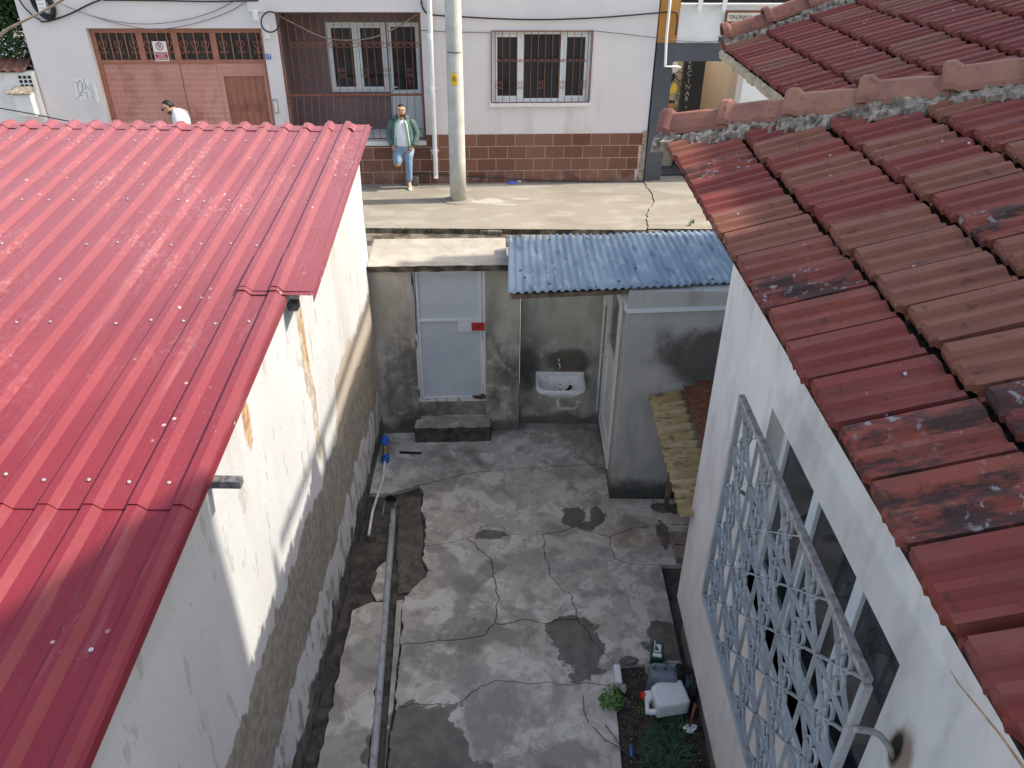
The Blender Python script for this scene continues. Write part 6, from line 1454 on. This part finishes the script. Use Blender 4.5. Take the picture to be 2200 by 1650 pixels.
# ================================================================== SMALL THINGS IN THE YARD
# drain pipe set in the floor
dA, dB = oz(843, 1110, 0.008), oz(800, 1650, 0.012)
dpath = [dA.lerp(dB, t) for t in (-0.05, 0.0, 0.1, 0.25, 0.4, 0.6, 0.8, 1.0, 1.4)]
dp_ = thing('drain_pipe', 'grey plastic drain pipe half sunk in the yard floor along the white wall', 'pipe', tuple(dpath[4]))
m = MB(); m.tube([q - Vector((0, 0, 0.042)) for q in dpath], 0.037, 14); m.build('pipe', 'pvc_grey', dp_, smooth=True)
p = oz(839, 1074, -0.03)
m = MB(); rows = []
for t in (0.0, 0.12, 0.24):                # broken half socket where the pipe leaves the concrete
    c_ = p + Vector((0.008 * t, -t, -0.015)); r_ = 0.075 - 0.04 * t
    rows.append([c_ + Vector((r_ * math.cos(a), 0, r_ * math.sin(a))) for a in [math.pi + math.pi * k / 12 for k in range(13)]])
m.loft(rows, closed=False, cap=False); m.build('socket', 'pvc_grey', dp_, smooth=True, solid=0.008)
m = MB(); c_ = p + Vector((0, 0.015, -0.005)); m.lathe(c_, [(0.066, 0), (0.066, -0.004)], 16, 'Y'); m.build('mouth_shade_disc', 'interior_dark', dp_)  # near-black disc painted in for the shade inside the pipe opening
# water meters and supply pipe at the wall corner
wm = thing('water_meter', 'two blue water meter bodies on a pipe in the far left yard corner', 'water meter', (-1.58, 8.0, 0))
p1, p2 = ox(827, 948, -1.58), ox(828, 985, -1.58)
for (p, s) in ((p1, 1.0), (p2, 0.95)):
    m = MB(); m.lathe((p.x, p.y, p.z), [(0.03, -0.055), (0.05, -0.03), (0.055, 0.0), (0.05, 0.04), (0.025, 0.055)], 14, 'Y'); m.lathe((p.x + 0.01, p.y, p.z), [(0.04, 0.02), (0.045, 0.06), (0.03, 0.065)], 14, 'Z'); m.build('meter_body', 'blue_plastic', wm, smooth=True)
m = MB(); m.tube([p1, (p1 + p2) / 2, p2], 0.022, 10); m.lathe(((p1 + p2) / 2), [(0.03, -0.02), (0.03, 0.02)], 6, 'Y'); m.build('coupling', 'brass', wm)
m = MB(); m.tube([p2, p2 + Vector((0, -0.12, -0.02)), oz(822, 1030, 0.05), oz(800, 1100, 0.04), oz(792, 1150, 0.02)], 0.017, 8); m.build('supply_pipe', 'pipe_white', wm, smooth=True)
p = oz(882, 974, 0.02); m = MB(); m.bar((p.x - 0.14, p.y + 0.01, 0.03), (p.x + 0.14, p.y - 0.005, 0.03), 0.028, 0.02); tag(m.build('black_strip', 'sign_black', bevel=0.003), 'short black strip lying on the floor in front of the door step', 'strip')
# white-painted brick edging, stones
p = oz(1327, 1455, 0.0); m = MB(); m.box(p.x - 0.035, p.x + 0.03, p.y - 0.1, p.y + 0.1, -0.05, 0.06); tag(m.build('edging_brick', 'can_white', bevel=0.012), 'white painted brick edging the corner of the soil bed', 'brick')
def rock(px, py, s, mat, lb, seed):
    p = oz(px, py, 0.0); bm = bmesh.new(); bmesh.ops.create_icosphere(bm, subdivisions=2, radius=1.0)
    for v in bm.verts:
        k = 1 + 0.35 * mnoise.noise(v.co * 1.3 + Vector((seed, 0, 0))); v.co = Vector((v.co.x * s[0] * k, v.co.y * s[1] * k, v.co.z * s[2] * k))
    me = bpy.data.meshes.new('stone'); bm.to_mesh(me); bm.free(); me.materials.append(M[mat]); o = bpy.data.objects.new('stone', me); C.objects.link(o); o.location = (p.x, p.y, max(0.0, gsoil(p.x, p.y)) + s[2] * 0.5); return tag(o, lb, 'stone', 'stones on the soil bed')
rock(1396, 1440, (0.055, 0.075, 0.05), 'stone', 'pinkish stone on the soil beside the grey jerrycan', 1.0)
rock(1350, 1422, (0.09, 0.05, 0.035), 'cinder_block', 'dark broken lump at the top edge of the soil bed', 4.0)
rock(1339, 1480, (0.03, 0.045, 0.025), 'pebble', 'pale stone next to the white edging brick', 8.0)
# jerrycans
wc = thing('jerrycan', 'white plastic jerrycan with red cap lying on the soil', 'jerrycan', (1.38, 4.38, 0.05), R(10))
def rrect(x0, x1, y0, y1, cut): return [Vector((x0 + cut, y0, 0)), Vector((x1 - cut, y0, 0)), Vector((x1, y0 + cut, 0)), Vector((x1, y1 - cut, 0)), Vector((x1 - cut, y1, 0)), Vector((x0 + cut, y1, 0)), Vector((x0, y1 - cut, 0)), Vector((x0, y0 + cut, 0))]
m = MB(); out = [(-0.13, -0.125), (0.15, -0.125), (0.17, -0.10), (0.17, 0.10), (0.15, 0.125), (-0.06, 0.125), (-0.13, 0.085), (-0.13, 0.0)]
m.prism([(x, y, 0.0) for x, y in out], (0, 0, 0.17)); m.build('body', 'can_white', wc, local=True, bevel=0.025)
m = MB(); m.bar((-0.128, -0.11, 0.085), (-0.20, -0.10, 0.085), 0.05, 0.035); m.bar((-0.215, -0.115, 0.085), (-0.165, 0.045, 0.085), 0.035, 0.045); m.bar((-0.128, 0.02, 0.085), (-0.18, 0.05, 0.085), 0.08, 0.06); m.build('handle', 'can_white', wc, local=True, bevel=0.012)
m = MB(); m.lathe((-0.128, 0.065, 0.085), [(0.036, 0.0), (0.036, -0.05)], 14, 'X'); m.build('neck', 'can_white', wc, local=True)
m = MB(); m.lathe((-0.165, 0.065, 0.085), [(0.03, 0.0), (0.033, -0.005), (0.033, -0.045), (0.028, -0.05)], 16, 'X'); m.build('cap', 'cap_red', wc, local=True, bevel=0.003)
q = oz(1424, 1463, 0.15)
gc = thing('jerrycan', 'dark grey plastic jerrycan standing behind the white one', 'jerrycan', (q.x, q.y + 0.02, 0.0), R(-8))
m = MB(); prf = [(0.0, 0.95), (0.03, 1.0), (0.2, 1.0), (0.26, 0.9), (0.29, 0.6)]
m.loft([[Vector((0.13 * s * a, 0.085 * s * b, z)) for a, b in ((-1, -0.7), (-0.8, -1), (0.8, -1), (1, -0.7), (1, 0.7), (0.8, 1), (-0.8, 1), (-1, 0.7))] for z, s in prf]); m.build('body', 'can_grey', gc, local=True, bevel=0.012)
m = MB(); m.tube([(-0.09, 0, 0.27), (-0.08, 0, 0.33), (0.0, 0, 0.34), (0.02, 0, 0.28)], 0.016, 8); m.build('handle', 'can_grey', gc, local=True, smooth=True)
m = MB(); m.lathe((0.075, 0.03, 0.26), [(0.028, 0), (0.028, 0.06), (0.022, 0.065)], 14); m.build('cap', 'can_grey', gc, local=True)
q = oz(1411, 1408, 0.1)
gn = thing('oil_can', 'dark green oil can with white label standing at the edge of the soil bed', 'can', (q.x, q.y, 0.0), R(-12))
m = MB(); m.loft([[Vector((0.06 * s * a, 0.10 * s * b, z)) for a, b in ((-1, -0.8), (-0.8, -1), (0.8, -1), (1, -0.8), (1, 0.8), (0.8, 1), (-0.8, 1), (-1, 0.8))] for z, s in ((0, 0.96), (0.02, 1), (0.15, 1), (0.17, 0.92))]); m.build('body', 'can_green', gn, local=True, bevel=0.006)
m = MB(); m.box(-0.035, 0.03, -0.02, 0.07, 0.1705, 0.1725); m.box(-0.04, 0.04, -0.075, -0.035, 0.1705, 0.1725); m.build('label', 'sign_white', gn, local=True)
m = MB(); m.prism([(-0.02, 0.06, 0.1735), (-0.028, -0.005, 0.1735), (0.018, -0.005, 0.1735)], (0, 0, 0.001)); m.build('label_print', 'letter_dark', gn, local=True)
m = MB(); m.box(-0.035, -0.022, 0.0, 0.095, 0.173, 0.19); m.build('handle', 'sign_cream', gn, local=True, bevel=0.003)
q = oz(1475, 1470, 0.12)
wh = thing('cart_wheel', 'dusty rubber cart wheel leaning against the house wall', 'wheel', (q.x, q.y, 0.12))
m = MB(); m.tube([(0.02 + 0.05 * math.sin(a), 0.115 * math.cos(a), 0.115 * math.sin(a)) for a in [2 * math.pi * k / 24 for k in range(24)]], 0.03, 10, closed=True); m.build('tyre', 'rubber', wh, local=True, smooth=True)
m = MB(); m.lathe((0.02, 0, 0), [(0.085, -0.012), (0.05, -0.005), (0.03, -0.02), (0.03, 0.02), (0.05, 0.01), (0.085, 0.012)], 18, 'X'); m.build('rim', 'can_grey', wh, local=True)
# plants
def tuft(px, py, lb, n, h, mat, spread, seed, w=0.008, leafy=False):
    p = oz(px, py, 0.0); rg = random.Random(seed); t = thing('plant', lb, 'plant', (p.x, p.y, 0), 0, 'plants in the soil bed'); m = MB()
    for k in range(n):
        a = rg.uniform(0, 6.28); rr = spread * math.sqrt(rg.random()); b = p + Vector((rr * math.cos(a), rr * math.sin(a), 0)); b.z = gsoil(b.x, b.y) if b.x > 0.96 else 0
        if leafy:
            L = h * rg.uniform(0.5, 1.0); c_ = b + Vector((0, 0, L * rg.random()))
            d = Vector((rg.uniform(-1, 1), rg.uniform(-1, 1), rg.uniform(0, 1))).normalized() * w * 3; q = d.orthogonal().normalized() * w * 1.1
            m.add([c_, c_ + d * 0.5 + q, c_ + d, c_ + d * 0.5 - q], [(0, 1, 2, 3)])
        else:
            a = rg.uniform(0, 6.28); L = h * rg.uniform(0.35, 1.25); d = Vector((math.cos(a) * rg.uniform(0.1, 1.3), math.sin(a) * rg.uniform(0.1, 1.3), rg.uniform(0.4, 1.0))).normalized() * L; q = Vector((-math.sin(a), math.cos(a), 0)) * w
            mid = b + d * 0.55; tip = b + d + Vector((math.cos(a) * L * 0.3, math.sin(a) * L * 0.3, -0.12 * L)); m.add([b - q, b + q, mid + q, tip, mid - q], [(0, 1, 2, 4), (4, 2, 3)])
    m.build('foliage', mat, t, fix=False); return t
tuft(1312, 1512, 'bright green leafy plant growing over the edge of the soil bed', 330, 0.15, 'leaf_bright', 0.1, 1, 0.0085, True)
tuft(1425, 1610, 'large grassy clump of blue-green leaves in the near soil bed', 520, 0.13, 'leaf_blue', 0.2, 2, 0.0035, False)
tuft(1455, 1568, 'thin grass tuft beside the wooden stake', 90, 0.14, 'leaf_blue', 0.07, 3, 0.004)
tuft(1375, 1520, 'small green sprout in front of the white jerrycan', 60, 0.06, 'leaf_bright', 0.06, 5, 0.006, True)
for i, pts in enumerate(([(1252, 1494), (1255, 1530), (1265, 1553)], [(1275, 1561), (1300, 1590), (1330, 1605), (1350, 1620), (1375, 1640)], [(1300, 1557), (1318, 1580), (1334, 1604)])):
    m = MB(); m.tube([oz(x, y, 0.02 + 0.015 * k) for k, (x, y) in enumerate(pts)], 0.004, 5)
    tag(m.build('twig', 'twig', smooth=True), ('short dry twig on the concrete left of the leafy plant', 'long thin twig reaching from the soil bed over the concrete', 'thin twig beside the long one at the soil bed edge')[i], 'twig', 'twigs')
q0, q1 = oz(1470, 1590, 0.0), oz(1492, 1530, 0.3)
stk = thing('wooden_stake', 'reddish wooden stake with white rag standing in the soil by the wall', 'stake', (q0.x, q0.y, 0))
m = MB(); m.tube([(q0.x, q0.y, -0.02), (q0.x + 0.03, q0.y + 0.02, 0.22), (q0.x + 0.05, q0.y + 0.05, 0.42)], [0.012, 0.012, 0.014], 8); m.build('stick', 'rust', stk, smooth=True)
m = MB(); rg = random.Random(8)
for k in range(14):
    b = Vector((q0.x + 0.025, q0.y + 0.015, 0.18)); d = Vector((rg.uniform(-1, 1), rg.uniform(-1, 0.3), rg.uniform(-1, 0.6))).normalized() * 0.06; e = d.orthogonal().normalized() * 0.018; m.add([b - e, b + e, b + d + e * 0.6, b + d - e * 0.5], [(0, 1, 2, 3)])
m.build('rag', 'litter_white', stk, fix=False)
p = oz(1356, 1610, 0.01); m = MB(); m.bar((p.x - 0.005, p.y - 0.05, gsoil(p.x, p.y) + 0.015), (p.x + 0.01, p.y + 0.05, gsoil(p.x, p.y) + 0.015), 0.022, 0.012); tag(m.build('blue_clip', 'blue_plastic', bevel=0.003), 'small blue plastic piece lying on the dark soil', 'clip')
